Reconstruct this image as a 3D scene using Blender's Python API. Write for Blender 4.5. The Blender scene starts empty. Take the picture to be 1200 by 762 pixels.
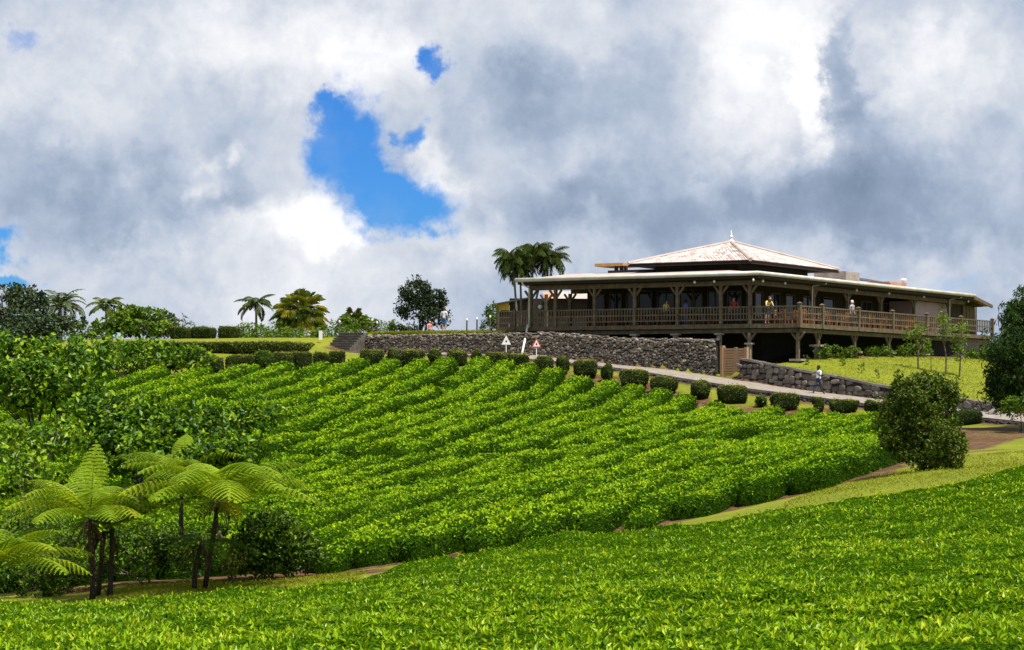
import bpy, math, random
import numpy as np
from mathutils import Vector, Matrix

# ------------------------------------------------------------------ basics
scene = bpy.context.scene
C = scene.collection
rs = np.random.RandomState(11)
random.seed(5)
E = 10.0                      # eye height in world z
FPX = 2400.0                  # focal length in photograph pixels (1200 wide)
PITCH = math.atan(74 / 2400)
ROLL = 0.007

# ------------------------------------------------------------------ camera
fwd = Vector((0, math.cos(PITCH), math.sin(PITCH)))
right0 = Vector((1, 0, 0)); up0 = right0.cross(fwd)
right = right0 * math.cos(ROLL) + up0 * math.sin(ROLL)
up = up0 * math.cos(ROLL) - right0 * math.sin(ROLL)
cam_d = bpy.data.cameras.new('camera'); cam = bpy.data.objects.new('camera', cam_d); C.objects.link(cam)
cam_d.sensor_width = 36; cam_d.lens = 72; cam_d.clip_start = 0.5; cam_d.clip_end = 8000
M = Matrix((right, up, -fwd)).transposed().to_4x4(); M.translation = (0, 0, E)
cam.matrix_world = M
scene.camera = cam

def W(px, py, d):
    """world point seen at photograph pixel (px,py) at depth Y=d"""
    v = fwd + right * ((px - 600) / FPX) + up * ((381 - py) / FPX)
    v = v * (d / v.y)
    return Vector((v.x, v.y, v.z + E))

# ------------------------------------------------------------------ sun and sky
SUN_EL = math.radians(68); SUN_H = Vector((0.70, -0.71, 0)).normalized()
sdir = Vector((SUN_H.x * math.cos(SUN_EL), SUN_H.y * math.cos(SUN_EL), math.sin(SUN_EL)))
sun_d = bpy.data.lights.new('sun', 'SUN'); sun = bpy.data.objects.new('sun', sun_d); C.objects.link(sun)
sun_d.energy = 5.0; sun_d.angle = math.radians(0.5); sun_d.color = (1.0, 0.95, 0.87)
sun.rotation_euler = sdir.to_track_quat('Z', 'Y').to_euler(); sun.location = (0, 0, 80)
scene.view_settings.view_transform = 'Standard'; scene.view_settings.look = 'None'
scene.view_settings.gamma = 1; scene.view_settings.exposure = 0.6; scene.view_settings.use_curve_mapping = False

world = bpy.data.worlds.new('World'); scene.world = world; world.use_nodes = True
def build_world():
    nt = world.node_tree; N = nt.nodes; L = nt.links; N.clear()
    def nd(t, **k):
        n = N.new(t)
        for a, b in k.items(): setattr(n, a, b)
        return n
    def val(sock, v):
        if hasattr(v, 'default_value') or hasattr(v, 'is_linked'): L.new(v, sock)
        else: sock.default_value = v
    def math_(op, a, b=0.0, clamp=False):
        n = nd('ShaderNodeMath', operation=op, use_clamp=clamp); val(n.inputs[0], a); val(n.inputs[1], b); return n.outputs[0]
    def noise(vec, scale, detail=6, rough=0.55, lac=2.0, dist=0.0):
        n = nd('ShaderNodeTexNoise'); L.new(vec, n.inputs['Vector']); n.inputs['Scale'].default_value = scale
        n.inputs['Detail'].default_value = detail; n.inputs['Roughness'].default_value = rough
        n.inputs['Lacunarity'].default_value = lac; n.inputs['Distortion'].default_value = dist
        return n
    out = nd('ShaderNodeOutputWorld'); bg = nd('ShaderNodeBackground'); bg.inputs['Strength'].default_value = 0.1
    L.new(bg.outputs[0], out.inputs[0])
    tc = nd('ShaderNodeTexCoord'); d0 = tc.outputs['Generated']
    sky = nd('ShaderNodeTexSky', sky_type='NISHITA', sun_disc=False)
    sky.sun_elevation = SUN_EL; sky.sun_rotation = math.atan2(sdir.x, sdir.y); sky.altitude = 400
    sky.air_density = 1.0; sky.dust_density = 0.3; sky.ozone_density = 2.0
    # domain-warped direction for ragged cloud edges
    def warp(scale, amt, detail):
        n = noise(d0, scale, detail, 0.6)
        s = nd('ShaderNodeVectorMath', operation='SUBTRACT'); L.new(n.outputs['Color'], s.inputs[0]); s.inputs[1].default_value = (.5, .5, .5)
        m = nd('ShaderNodeVectorMath', operation='SCALE'); L.new(s.outputs[0], m.inputs[0]); m.inputs['Scale'].default_value = amt
        return m.outputs[0]
    w1 = warp(16, 0.075, 7); w2 = warp(60, 0.030, 6)
    a = nd('ShaderNodeVectorMath', operation='ADD'); L.new(d0, a.inputs[0]); L.new(w1, a.inputs[1])
    b = nd('ShaderNodeVectorMath', operation='ADD'); L.new(a.outputs[0], b.inputs[0]); L.new(w2, b.inputs[1])
    dw = b.outputs[0]
    ga = nd('ShaderNodeVectorMath', operation='ADD'); L.new(d0, ga.inputs[0])
    gs = nd('ShaderNodeVectorMath', operation='SCALE'); L.new(w1, gs.inputs[0]); gs.inputs['Scale'].default_value = 0.55
    L.new(gs.outputs[0], ga.inputs[1])
    gb = nd('ShaderNodeVectorMath', operation='ADD'); L.new(ga.outputs[0], gb.inputs[0]); L.new(w2, gb.inputs[1])
    dg = gb.outputs[0]
    cam_o = Vector((0, 0, E))
    def blob(vec, px, py, r, inner=0.0, sx=1.0, sz=1.0):
        c = (W(px, py, 100) - cam_o).normalized()
        s = nd('ShaderNodeVectorMath', operation='SUBTRACT'); L.new(vec, s.inputs[0]); s.inputs[1].default_value = c
        m = nd('ShaderNodeVectorMath', operation='MULTIPLY'); L.new(s.outputs[0], m.inputs[0]); m.inputs[1].default_value = (1 / sx, 1, 1 / sz)
        ln = nd('ShaderNodeVectorMath', operation='LENGTH'); L.new(m.outputs[0], ln.inputs[0])
        mr = nd('ShaderNodeMapRange', interpolation_type='SMOOTHSTEP'); L.new(ln.outputs['Value'], mr.inputs['Value'])
        mr.inputs['From Min'].default_value = r / FPX; mr.inputs['From Max'].default_value = inner * r / FPX
        mr.inputs['To Min'].default_value = 0; mr.inputs['To Max'].default_value = 1
        return mr.outputs[0]
    # ---- gaps of blue sky
    gaps = [(412, 172, 88, .1, .85, 1.1), (468, 236, 86, .1, 1.15, .74), (440, 208, 56, .1, 1, 1), (392, 140, 56, .05, 1, .8), (495, 78, 40, .0, .8, 1), (480, 165, 34, .0, 1, 1),
            (-8, 283, 42, .1, 1, 1.0), (0, 332, 38, .1, 1.3, .5), (25, 45, 30, .1, 1.6, .8), (1110, 335, 60, .0, 1.6, .5)]
    g = None
    for q in gaps:
        v = blob(dg, *q)
        if q[0] == 25: v = math_('MULTIPLY', v, 0.45)
        if q[0] == 1110: v = math_('MULTIPLY', v, 0.35)
        g = v if g is None else math_('MAXIMUM', g, v)
    fine = noise(d0, 55, 7, 0.62)
    gm = math_('ADD', g, math_('MULTIPLY', math_('SUBTRACT', fine.outputs['Fac'], 0.5), 0.55))
    mr = nd('ShaderNodeMapRange', interpolation_type='SMOOTHSTEP'); L.new(gm, mr.inputs['Value'])
    mr.inputs['From Min'].default_value = 0.10; mr.inputs['From Max'].default_value = 0.80
    gap = math_('MULTIPLY', mr.outputs[0], math_('ADD', .72, math_('MULTIPLY', noise(d0, 30, 6, .6).outputs['Fac'], .5), True))
    # ---- cloud brightness
    base = noise(d0, 7.0, 8, 0.5, dist=0.3); mid = noise(d0, 22, 8, 0.55, dist=0.4)
    br = math_('ADD', 0.50, math_('MULTIPLY', math_('SUBTRACT', base.outputs['Fac'], 0.5), 0.45))
    br = math_('ADD', br, math_('MULTIPLY', math_('SUBTRACT', mid.outputs['Fac'], 0.5), 0.58))
    br = math_('ADD', br, math_('MULTIPLY', math_('SUBTRACT', fine.outputs['Fac'], 0.5), 0.30))
    bl_ = noise(dw, 11, 9, 0.58); bw_ = math_('ABSOLUTE', math_('SUBTRACT', math_('MULTIPLY', bl_.outputs['Fac'], 2.0), 1.0))
    br = math_('ADD', br, math_('MULTIPLY', math_('SUBTRACT', 0.22, bw_), 0.42))
    blobs = [ # px,py,r,inner,sx,sz,amount
        (330, 40, 190, 0, 1.5, .55, .30), (420, 90, 110, 0, 1.0, .9, .28), (130, 90, 140, 0, 1.2, .8, .20), (230, 215, 46, 0, .8, 1.1, .38),
        (275, 180, 30, 0, 1, .8, .28), (408, 268, 58, 0, 1, .8, .48), (512, 190, 62, 0, .8, 1.1, .36), (330, 270, 85, 0, 1.6, .6, .34),
        (545, 275, 80, 0, 1.3, .7, .32), (690, 25, 150, 0, 1.6, .5, .16), (900, 60, 150, .1, .8, 1.3, .40), (938, 110, 60, .3, .5, 1.8, .30), (1075, 85, 120, 0, 1.1, .9, .30),
        (1150, 60, 110, 0, 1, 1, .12), (650, 160, 60, 0, .8, 1, .08), (300, 320, 190, 0, 2.0, .4, .20), (1000, 340, 150, 0, 2.2, .5, .08), (690, 300, 90, 0, 1.3, .7, .08),
        (220, 140, 120, 0, 1.2, .8, -.10), (110, 250, 150, 0, 1.5, .7, -.36), (290, 225, 70, 0, 1, .7, -.18), (600, 110, 130, 0, 1, .9, -.10),
        (700, 110, 140, 0, 1.1, .9, -.12), (820, 240, 170, 0, 1.8, .5, -.24), (640, 240, 110, 0, 1.2, .6, -.14), (1010, 170, 90, 0, .7, 1.6, -.20),
        (1120, 235, 150, 0, 1.4, .6, -.26), (980, 250, 130, 0, 1.4, .6, -.14), (985, 80, 52, .3, .6, 2.0, -.30), (30, 175, 90, 0, 1, .8, -.05)]
    for q in blobs:
        br = math_('ADD', br, math_('MULTIPLY', blob(dw, *q[:6]), q[6]))
    # thin bright rims beside the gap
    rim = math_('MULTIPLY', math_('MULTIPLY', math_('SUBTRACT', 1.0, gap), math_('MINIMUM', math_('MULTIPLY', g, 1.6), 1.0)), 0.10)
    br = math_('ADD', br, rim)
    ramp = nd('ShaderNodeValToRGB'); L.new(br, ramp.inputs[0]); cr = ramp.color_ramp
    stops = [(0.0, (.19, .25, .36)), (0.28, (.285, .36, .485)), (0.5, (.44, .51, .63)), (0.72, (.65, .685, .75)), (1.0, (.92, .92, .94))]
    cr.elements[0].position = stops[0][0]; cr.elements[0].color = stops[0][1] + (1,)
    cr.elements[1].position = stops[-1][0]; cr.elements[1].color = stops[-1][1] + (1,)
    for p, c in stops[1:-1]:
        e = cr.elements.new(p); e.color = c + (1,)
    up10 = nd('ShaderNodeVectorMath', operation='SCALE'); L.new(ramp.outputs[0], up10.inputs[0]); up10.inputs['Scale'].default_value = 7.2
    tint = nd('ShaderNodeVectorMath', operation='MULTIPLY'); L.new(sky.outputs[0], tint.inputs[0]); tint.inputs[1].default_value = SKY_TINT
    mix = nd('ShaderNodeMix', data_type='RGBA'); L.new(gap, mix.inputs['Factor'])
    L.new(up10.outputs[0], mix.inputs[6]); L.new(tint.outputs[0], mix.inputs[7])
    L.new(mix.outputs[2], bg.inputs['Color'])
SKY_TINT = (0.145, 0.405, 0.82)
build_world()

# ------------------------------------------------------------------ helpers
def link(o, parent=None):
    C.objects.link(o)
    if parent is not None: o.parent = parent
    return o
def tag(o, label, cat, group=None):
    o['label'] = label; o['category'] = cat
    if group: o['group'] = group
    return o
def thing(name, label, cat, loc=(0, 0, 0), rz=0.0, group=None):
    o = bpy.data.objects.new(name, None); link(o); o.empty_display_size = 0.3
    o.location = loc; o.rotation_euler = (0, 0, rz)
    return tag(o, label, cat, group)
def raw_mesh(name, V, F, mat=None, smooth=False, attr=None, k=None):
    """V (n,3); F (m,k) array or list of lists"""
    me = bpy.data.meshes.new(name); V = np.asarray(V, np.float32)
    me.vertices.add(len(V)); me.vertices.foreach_set('co', V.ravel())
    if isinstance(F, np.ndarray):
        n, kk = F.shape; idx = F.ravel().astype(np.int32); starts = np.arange(n, dtype=np.int32) * kk; tot = np.full(n, kk, np.int32)
    else:
        tot = np.array([len(f) for f in F], np.int32); n = len(F)
        idx = np.fromiter((i for f in F for i in f), np.int32, int(tot.sum())); starts = np.concatenate([[0], np.cumsum(tot)[:-1]]).astype(np.int32)
    me.loops.add(len(idx)); me.loops.foreach_set('vertex_index', idx)
    me.polygons.add(n); me.polygons.foreach_set('loop_start', starts); me.polygons.foreach_set('loop_total', tot)
    me.polygons.foreach_set('use_smooth', np.full(n, smooth, bool))
    if attr is not None:
        a = me.attributes.new('rnd', 'FLOAT', 'POINT'); a.data.foreach_set('value', np.asarray(attr, np.float32))
    me.update(calc_edges=True)
    if mat is not None: me.materials.append(mat)
    return me
def mobj(name, me, parent=None):
    return link(bpy.data.objects.new(name, me), parent)

class MB:
    def __init__(s): s.v = []; s.f = []
    def add(s, vs, fs):
        o = len(s.v); s.v += [tuple(p) for p in vs]; s.f += [[i + o for i in f] for f in fs]; return s
    def box(s, x0, x1, y0, y1, z0, z1):
        return s.add([(x0, y0, z0), (x1, y0, z0), (x1, y1, z0), (x0, y1, z0), (x0, y0, z1), (x1, y0, z1), (x1, y1, z1), (x0, y1, z1)],
                     [[3, 2, 1, 0], [4, 5, 6, 7], [0, 1, 5, 4], [1, 2, 6, 5], [2, 3, 7, 6], [3, 0, 4, 7]])
    def bar(s, p, q, w, h, upv=(0, 0, 1)):
        p = Vector(p); q = Vector(q); a = (q - p).normalized(); u = Vector(upv)
        if abs(a.dot(u)) > .98: u = Vector((0, 1, 0))
        r = a.cross(u).normalized(); t = r.cross(a)
        vs = [e + r * (i * w / 2) + t * (j * h / 2) for e in (p, q) for i, j in ((-1, -1), (1, -1), (1, 1), (-1, 1))]
        return s.add(vs, [[3, 2, 1, 0], [4, 5, 6, 7], [0, 1, 5, 4], [1, 2, 6, 5], [2, 3, 7, 6], [3, 0, 4, 7]])
    def tube(s, pts, radii, seg=7, cap=True):
        pts = [Vector(p) for p in pts]; n = len(pts)
        if not hasattr(radii, '__len__'): radii = [radii] * n
        vs = []; fs = []; ref = None
        for i in range(n):
            a = (pts[min(i + 1, n - 1)] - pts[max(i - 1, 0)]).normalized()
            if ref is None:
                ref = a.cross(Vector((0.3, 1, 0.1))).normalized()
            ref = (ref - a * ref.dot(a)).normalized(); b = a.cross(ref)
            for j in range(seg):
                t = 2 * math.pi * j / seg
                vs.append(pts[i] + (ref * math.cos(t) + b * math.sin(t)) * radii[i])
        for i in range(n - 1):
            for j in range(seg):
                k = (j + 1) % seg
                fs.append([i * seg + j, i * seg + k, (i + 1) * seg + k, (i + 1) * seg + j])
        if cap: fs.append(list(range(seg))[::-1]); fs.append([(n - 1) * seg + j for j in range(seg)])
        return s.add(vs, fs)
    def lathe(s, c, prof, seg=10):
        vs = []; fs = []; n = len(prof); c = Vector(c)
        for r, z in prof:
            for j in range(seg):
                t = 2 * math.pi * j / seg; vs.append(c + Vector((r * math.cos(t), r * math.sin(t), z)))
        for i in range(n - 1):
            for j in range(seg):
                k = (j + 1) % seg; fs.append([i * seg + j, i * seg + k, (i + 1) * seg + k, (i + 1) * seg + j])
        fs.append(list(range(seg))[::-1]); fs.append([(n - 1) * seg + j for j in range(seg)])
        return s.add(vs, fs)
    def mesh(s, name, mat, smooth=False, rnd=None):
        return raw_mesh(name, np.array(s.v), s.f, mat, smooth, None if rnd is None else np.full(len(s.v), rnd))
    def build(s, name, mat, parent=None, smooth=False, rnd=None):
        return mobj(name, s.mesh(name, mat, smooth, rnd), parent)

def hashn(ix, iy, seed):
    h = (ix.astype(np.int64) * 374761393 + iy.astype(np.int64) * 668265263 + seed * 974711) & 0x7fffffff
    h = ((h ^ (h >> 13)) * 1274126177) & 0x7fffffff
    return ((h ^ (h >> 16)) & 0xffff) / 65535.0
def vnoise(x, y, seed=0):
    x = np.asarray(x, float); y = np.asarray(y, float)
    ix = np.floor(x); iy = np.floor(y); fx = x - ix; fy = y - iy; fx = fx * fx * (3 - 2 * fx); fy = fy * fy * (3 - 2 * fy)
    a = hashn(ix, iy, seed); b = hashn(ix + 1, iy, seed); c = hashn(ix, iy + 1, seed); d = hashn(ix + 1, iy + 1, seed)
    return (a * (1 - fx) + b * fx) * (1 - fy) + (c * (1 - fx) + d * fx) * fy - 0.5
def sstep(a, b, x):
    t = np.clip((np.asarray(x, float) - a) / (b - a), 0, 1); return t * t * (3 - 2 * t)
def in_poly(x, y, poly):
    inside = np.zeros(np.shape(x), bool); n = len(poly); j = n - 1
    for i in range(n):
        xi, yi = poly[i]; xj, yj = poly[j]
        c = ((yi > y) != (yj > y)) & (x < (xj - xi) * (y - yi) / (yj - yi + 1e-12) + xi)
        inside ^= c; j = i
    return inside
def poly_dist(x, y, poly, closed=True):
    x = np.asarray(x, float); y = np.asarray(y, float)
    best = np.full(x.shape, 1e9); side = np.zeros(x.shape); n = len(poly)
    for i in range(n if closed else n - 1):
        ax, ay = poly[i]; bx, by = poly[(i + 1) % n]; dx, dy = bx - ax, by - ay; L2 = dx * dx + dy * dy + 1e-12
        t = np.clip(((x - ax) * dx + (y - ay) * dy) / L2, 0, 1)
        d = np.hypot(x - ax - t * dx, y - ay - t * dy); cr = dx * (y - ay) - dy * (x - ax)
        m = d < best; best = np.where(m, d, best); side = np.where(m, np.sign(cr), side)
    return best, side

# ------------------------------------------------------------------ materials
def srgb(r, g, b):
    f = lambda c: (c / 255 / 12.92) if c / 255 <= .04045 else ((c / 255 + .055) / 1.055) ** 2.4
    return (f(r), f(g), f(b))
MATS = {}
def mat_base(name):
    m = bpy.data.materials.new(name); m.use_nodes = True; nt = m.node_tree
    return m, nt, nt.nodes['Principled BSDF'], nt.nodes['Material Output']
def ramp_node(nt, stops):
    r = nt.nodes.new('ShaderNodeValToRGB'); cr = r.color_ramp
    cr.elements[0].position = stops[0][0]; cr.elements[0].color = tuple(stops[0][1]) + (1,)
    cr.elements[1].position = stops[-1][0]; cr.elements[1].color = tuple(stops[-1][1]) + (1,)
    for p, c in stops[1:-1]: cr.elements.new(p).color = tuple(c) + (1,)
    return r
def leaf_mat(name, stops, rough=.45, trans=.3, spec=.15, tcol=1.3):
    m, nt, bs, out = mat_base(name); L = nt.links
    at = nt.nodes.new('ShaderNodeAttribute'); at.attribute_name = 'rnd'
    r = ramp_node(nt, stops); L.new(at.outputs['Fac'], r.inputs[0]); L.new(r.outputs[0], bs.inputs['Base Color'])
    bs.inputs['Roughness'].default_value = rough; bs.inputs['Specular IOR Level'].default_value = spec
    if trans > 0:
        t = nt.nodes.new('ShaderNodeBsdfTranslucent'); mx = nt.nodes.new('ShaderNodeMixShader'); mx.inputs[0].default_value = trans
        sc = nt.nodes.new('ShaderNodeVectorMath'); sc.operation = 'MULTIPLY'; L.new(r.outputs[0], sc.inputs[0]); sc.inputs[1].default_value = (tcol * 1.1, tcol, tcol * .5)
        L.new(sc.outputs[0], t.inputs['Color']); L.new(bs.outputs[0], mx.inputs[1]); L.new(t.outputs[0], mx.inputs[2]); L.new(mx.outputs[0], out.inputs['Surface'])
    MATS[name] = m; return m
def noise_mat(name, stops, scale=4, detail=8, rough=.8, spec=.3, bump=0.0, bscale=None, stretch=(1, 1, 1), attr_mix=0.0, metallic=0.0, coords='Object'):
    m, nt, bs, out = mat_base(name); L = nt.links
    tc = nt.nodes.new('ShaderNodeTexCoord'); mp = nt.nodes.new('ShaderNodeMapping'); L.new(tc.outputs[coords], mp.inputs[0]); mp.inputs['Scale'].default_value = stretch
    n = nt.nodes.new('ShaderNodeTexNoise'); L.new(mp.outputs[0], n.inputs['Vector']); n.inputs['Scale'].default_value = scale; n.inputs['Detail'].default_value = detail; n.inputs['Roughness'].default_value = .62
    r = ramp_node(nt, stops)
    fac = n.outputs['Fac']
    if attr_mix:
        at = nt.nodes.new('ShaderNodeAttribute'); at.attribute_name = 'rnd'
        mx = nt.nodes.new('ShaderNodeMix'); mx.inputs['Factor'].default_value = attr_mix; L.new(fac, mx.inputs[2]); L.new(at.outputs['Fac'], mx.inputs[3]); fac = mx.outputs[0]
    L.new(fac, r.inputs[0]); L.new(r.outputs[0], bs.inputs['Base Color'])
    bs.inputs['Roughness'].default_value = rough; bs.inputs['Specular IOR Level'].default_value = spec; bs.inputs['Metallic'].default_value = metallic
    if bump:
        n2 = nt.nodes.new('ShaderNodeTexNoise'); L.new(mp.outputs[0], n2.inputs['Vector']); n2.inputs['Scale'].default_value = bscale or scale * 3; n2.inputs['Detail'].default_value = 6
        b = nt.nodes.new('ShaderNodeBump'); b.inputs['Strength'].default_value = bump; b.inputs['Distance'].default_value = .05
        L.new(n2.outputs['Fac'], b.inputs['Height']); L.new(b.outputs[0], bs.inputs['Normal'])
    MATS[name] = m; return m

# foliage (linear base colours)
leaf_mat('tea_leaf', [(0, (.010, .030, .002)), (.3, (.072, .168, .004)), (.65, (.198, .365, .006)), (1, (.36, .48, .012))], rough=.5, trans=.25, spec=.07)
leaf_mat('tea_leaf_near', [(0, (.012, .034, .002)), (.3, (.082, .172, .004)), (.65, (.222, .375, .006)), (.93, (.30, .45, .010)), (1, (.41, .48, .02))], rough=.38, trans=.25, spec=.16)
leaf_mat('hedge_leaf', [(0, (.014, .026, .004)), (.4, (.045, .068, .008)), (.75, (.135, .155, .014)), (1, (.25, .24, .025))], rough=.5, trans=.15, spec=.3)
leaf_mat('olive_leaf', [(0, (.035, .052, .008)), (.5, (.105, .125, .016)), (1, (.22, .22, .03))], rough=.55, trans=.15, spec=.25)
leaf_mat('green_leaf', [(0, (.014, .036, .004)), (.5, (.062, .125, .008)), (1, (.17, .26, .015))], rough=.42, trans=.25)
leaf_mat('almond_leaf', [(0, (.008, .026, .003)), (.4, (.040, .105, .005)), (.75, (.135, .27, .008)), (1, (.30, .40, .02))], rough=.4, trans=.3, spec=.2)
leaf_mat('dark_leaf', [(0, (.012, .022, .010)), (.5, (.028, .050, .020)), (1, (.06, .085, .03))], rough=.45, trans=.12)
leaf_mat('right_leaf', [(0, (.012, .028, .008)), (.5, (.034, .070, .014)), (1, (.085, .145, .028))], rough=.4, trans=.2)
leaf_mat('bronze_leaf', [(0, (.018, .030, .006)), (.5, (.072, .122, .010)), (.85, (.155, .22, .018)), (1, (.24, .18, .05))], rough=.45, trans=.2)
leaf_mat('palm_leaf', [(0, (.018, .032, .006)), (.5, (.052, .080, .010)), (1, (.15, .17, .02))], rough=.4, trans=.2)
leaf_mat('fan_leaf', [(0, (.020, .042, .008)), (.5, (.085, .130, .016)), (.8, (.22, .235, .028)), (1, (.42, .38, .06))], rough=.45, trans=.35)
leaf_mat('fern_leaf', [(0, (.030, .070, .006)), (.5, (.165, .275, .010)), (.9, (.30, .40, .018)), (1, (.50, .38, .02))], rough=.5, trans=.35, spec=.12, tcol=1.35)
leaf_mat('dead_frond', [(0, (.035, .024, .012)), (1, (.075, .055, .028))], rough=.8, trans=.1)
leaf_mat('grass_blade', [(0, (.12, .16, .008)), (.6, (.23, .25, .012)), (1, (.36, .33, .03))], rough=.6, trans=.25)
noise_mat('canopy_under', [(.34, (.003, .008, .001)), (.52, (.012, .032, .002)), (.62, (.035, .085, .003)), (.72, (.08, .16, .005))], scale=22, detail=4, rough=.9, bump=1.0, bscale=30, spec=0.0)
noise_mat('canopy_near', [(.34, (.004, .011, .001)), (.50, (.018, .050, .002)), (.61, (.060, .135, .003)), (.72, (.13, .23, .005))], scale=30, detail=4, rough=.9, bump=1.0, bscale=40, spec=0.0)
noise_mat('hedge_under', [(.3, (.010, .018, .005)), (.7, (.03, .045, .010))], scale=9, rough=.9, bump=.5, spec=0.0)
noise_mat('bark', [(.3, (.045, .033, .022)), (.7, (.14, .11, .08))], scale=6, stretch=(1, 1, .3), bump=.5)
noise_mat('pale_bark', [(.3, (.16, .13, .10)), (.7, (.36, .32, .26))], scale=5, stretch=(1, 1, .4), bump=.4)
noise_mat('fern_trunk', [(.3, (.018, .012, .008)), (.7, (.06, .042, .028))], scale=14, bump=.9, bscale=22)
noise_mat('palm_trunk', [(.3, (.09, .08, .065)), (.7, (.22, .20, .16))], scale=6, stretch=(1, 1, 4), bump=.5)
noise_mat('asphalt_road', [(.25, (.15, .125, .10)), (.5, (.23, .195, .16)), (.8, (.31, .27, .225))], scale=2.2, rough=.9, bump=.25, bscale=30)
noise_mat('basalt', [(.12, (.052, .042, .033)), (.34, (.125, .104, .083)), (.56, (.230, .194, .156)), (.85, (.46, .41, .34))], scale=2.6, rough=.85, bump=.7, bscale=14, attr_mix=.55)
noise_mat('field_stone', [(.1, (.05, .041, .033)), (.42, (.128, .108, .09)), (.68, (.23, .20, .165)), (.95, (.42, .375, .31))], scale=2.4, rough=.85, bump=.7, bscale=12, attr_mix=.6)
noise_mat('mortar', [(.3, (.018, .016, .014)), (.7, (.05, .045, .038))], scale=5, rough=.95, bump=.6)
noise_mat('wood', [(.25, (.055, .040, .024)), (.55, (.125, .095, .058)), (.85, (.23, .18, .118))], scale=3.2, rough=.75, stretch=(1, 1, 1), bump=.3, bscale=20)
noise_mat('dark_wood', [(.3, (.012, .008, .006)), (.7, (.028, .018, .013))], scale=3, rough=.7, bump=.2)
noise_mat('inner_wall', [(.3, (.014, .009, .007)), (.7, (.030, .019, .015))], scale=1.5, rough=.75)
noise_mat('gate_wood', [(.25, (.30, .165, .085)), (.6, (.44, .27, .15)), (.9, (.52, .36, .22))], scale=3, stretch=(1, 1, 6), rough=.7, bump=.2)
noise_mat('chair_wood', [(.3, (.22, .075, .028)), (.7, (.38, .15, .06))], scale=6, rough=.55)
noise_mat('concrete', [(.3, (.20, .175, .155)), (.7, (.40, .355, .32))], scale=3, rough=.9, bump=.3)
noise_mat('white_paint', [(.3, (.62, .60, .55)), (.7, (.80, .79, .75))], scale=2, rough=.5)
noise_mat('gutter_paint', [(.25, (.36, .34, .30)), (.6, (.56, .54, .48))], scale=1.3, rough=.5)
noise_mat('roof_sheet', [(.25, (.30, .215, .185)), (.5, (.41, .325, .285)), (.8, (.48, .41, .37))], scale=1.6, rough=.7, bump=.2)
noise_mat('roof_tile', [(.10, (.30, .20, .165)), (.40, (.47, .385, .35)), (.8, (.58, .53, .505))], scale=2.0, rough=.75, attr_mix=.7, bump=.2)
noise_mat('pink_plaster', [(.3, (.34, .25, .27)), (.7, (.42, .33, .35))], scale=1.2, rough=.85)
noise_mat('orange_timber', [(.3, (.42, .20, .06)), (.7, (.58, .33, .12))], scale=2.5, rough=.6)
noise_mat('yellow_wall', [(.3, (.42, .26, .055)), (.7, (.50, .33, .08))], scale=1.5, rough=.8)
noise_mat('slate', [(.3, (.035, .033, .036)), (.7, (.085, .08, .082))], scale=3, rough=.7)
noise_mat('terracotta', [(.3, (.40, .16, .09)), (.7, (.55, .30, .20))], scale=3, rough=.8)
noise_mat('step_stone', [(.3, (.06, .052, .045)), (.7, (.17, .15, .12))], scale=3, rough=.9, bump=.4)
def plain(name, col, rough=.6, spec=.4, metallic=0):
    return noise_mat(name, [(.3, tuple(c * .85 for c in col)), (.7, tuple(min(1, c * 1.1) for c in col))], scale=5, rough=rough, spec=spec, metallic=metallic)
for n_, c_ in dict(skin_dark=(.055, .03, .02), skin_light=(.48, .28, .20), hair_black=(.012, .010, .009), hair_brown=(.06, .03, .015), hair_white=(.75, .73, .68), cloth_white=(.72, .74, .78),
                   cloth_lightblue=(.30, .52, .72), cloth_yellow=(.72, .58, .16), cloth_navy=(.02, .03, .06), cloth_blue=(.03, .15, .50), cloth_denim=(.06, .09, .16), cloth_red=(.38, .05, .04), cloth_pink=(.55, .25, .26),
                   cloth_purple=(.16, .14, .42), cloth_grey=(.35, .35, .37), shoe=(.03, .025, .02), sign_white=(.80, .80, .78), sign_red=(.60, .04, .03), sign_black=(.02, .02, .02), galvanised=(.45, .45, .44)).items():
    plain(n_, c_)
plain('lamp_globe', (.82, .82, .80), rough=.25)
m, nt, bs, out = mat_base('glass'); bs.inputs['Base Color'].default_value = (.012, .02, .03, 1); bs.inputs['Roughness'].default_value = .05; bs.inputs['Specular IOR Level'].default_value = .22; MATS['glass'] = m

# ------------------------------------------------------------------ terrain
def anchors(lst, dz=0.0):
    return [tuple(W(*a) + Vector((0, 0, dz))) for a in lst]
road_px = [(420, 414, 137), (520, 415.5, 133.5), (600, 417.5, 130), (680, 424.5, 126.5), (760, 433.5, 123), (840, 446.5, 119.5), (900, 455.5, 117), (960, 463, 114.5),
           (1040, 473, 111), (1120, 482.5, 107), (1180, 489, 103), (1260, 497, 98), (1400, 512, 90)]
wallL_px = [(428, 413, 139.5), (600, 418.5, 131.5), (720, 430, 127.2), (840, 441, 123.2)]
wallR_px = [(866, 444, 120.8), (908, 453, 118.9), (940, 458, 117.3), (977, 463, 115.8), (1013, 467, 114.2), (1060, 472.5, 112), (1116, 480, 109), (1165, 485, 106)]
wall_px = [(-400, 470, 150), (372, 412, 141)] + wallL_px + [(850, 443, 122.8)] + wallR_px + [(1300, 498, 97), (1700, 520, 80)]
WALL = [(W(*p).x, W(*p).y) for p in wall_px]
left_hill = [(133, 417, 124), (250, 416, 126), (350, 415, 129), (150, 403, 131), (260, 400, 136), (380, 397, 140), (240, 397, 145), (330, 395, 146), (100, 398, 146), (0, 400, 140), (0, 430, 112)]
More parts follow.
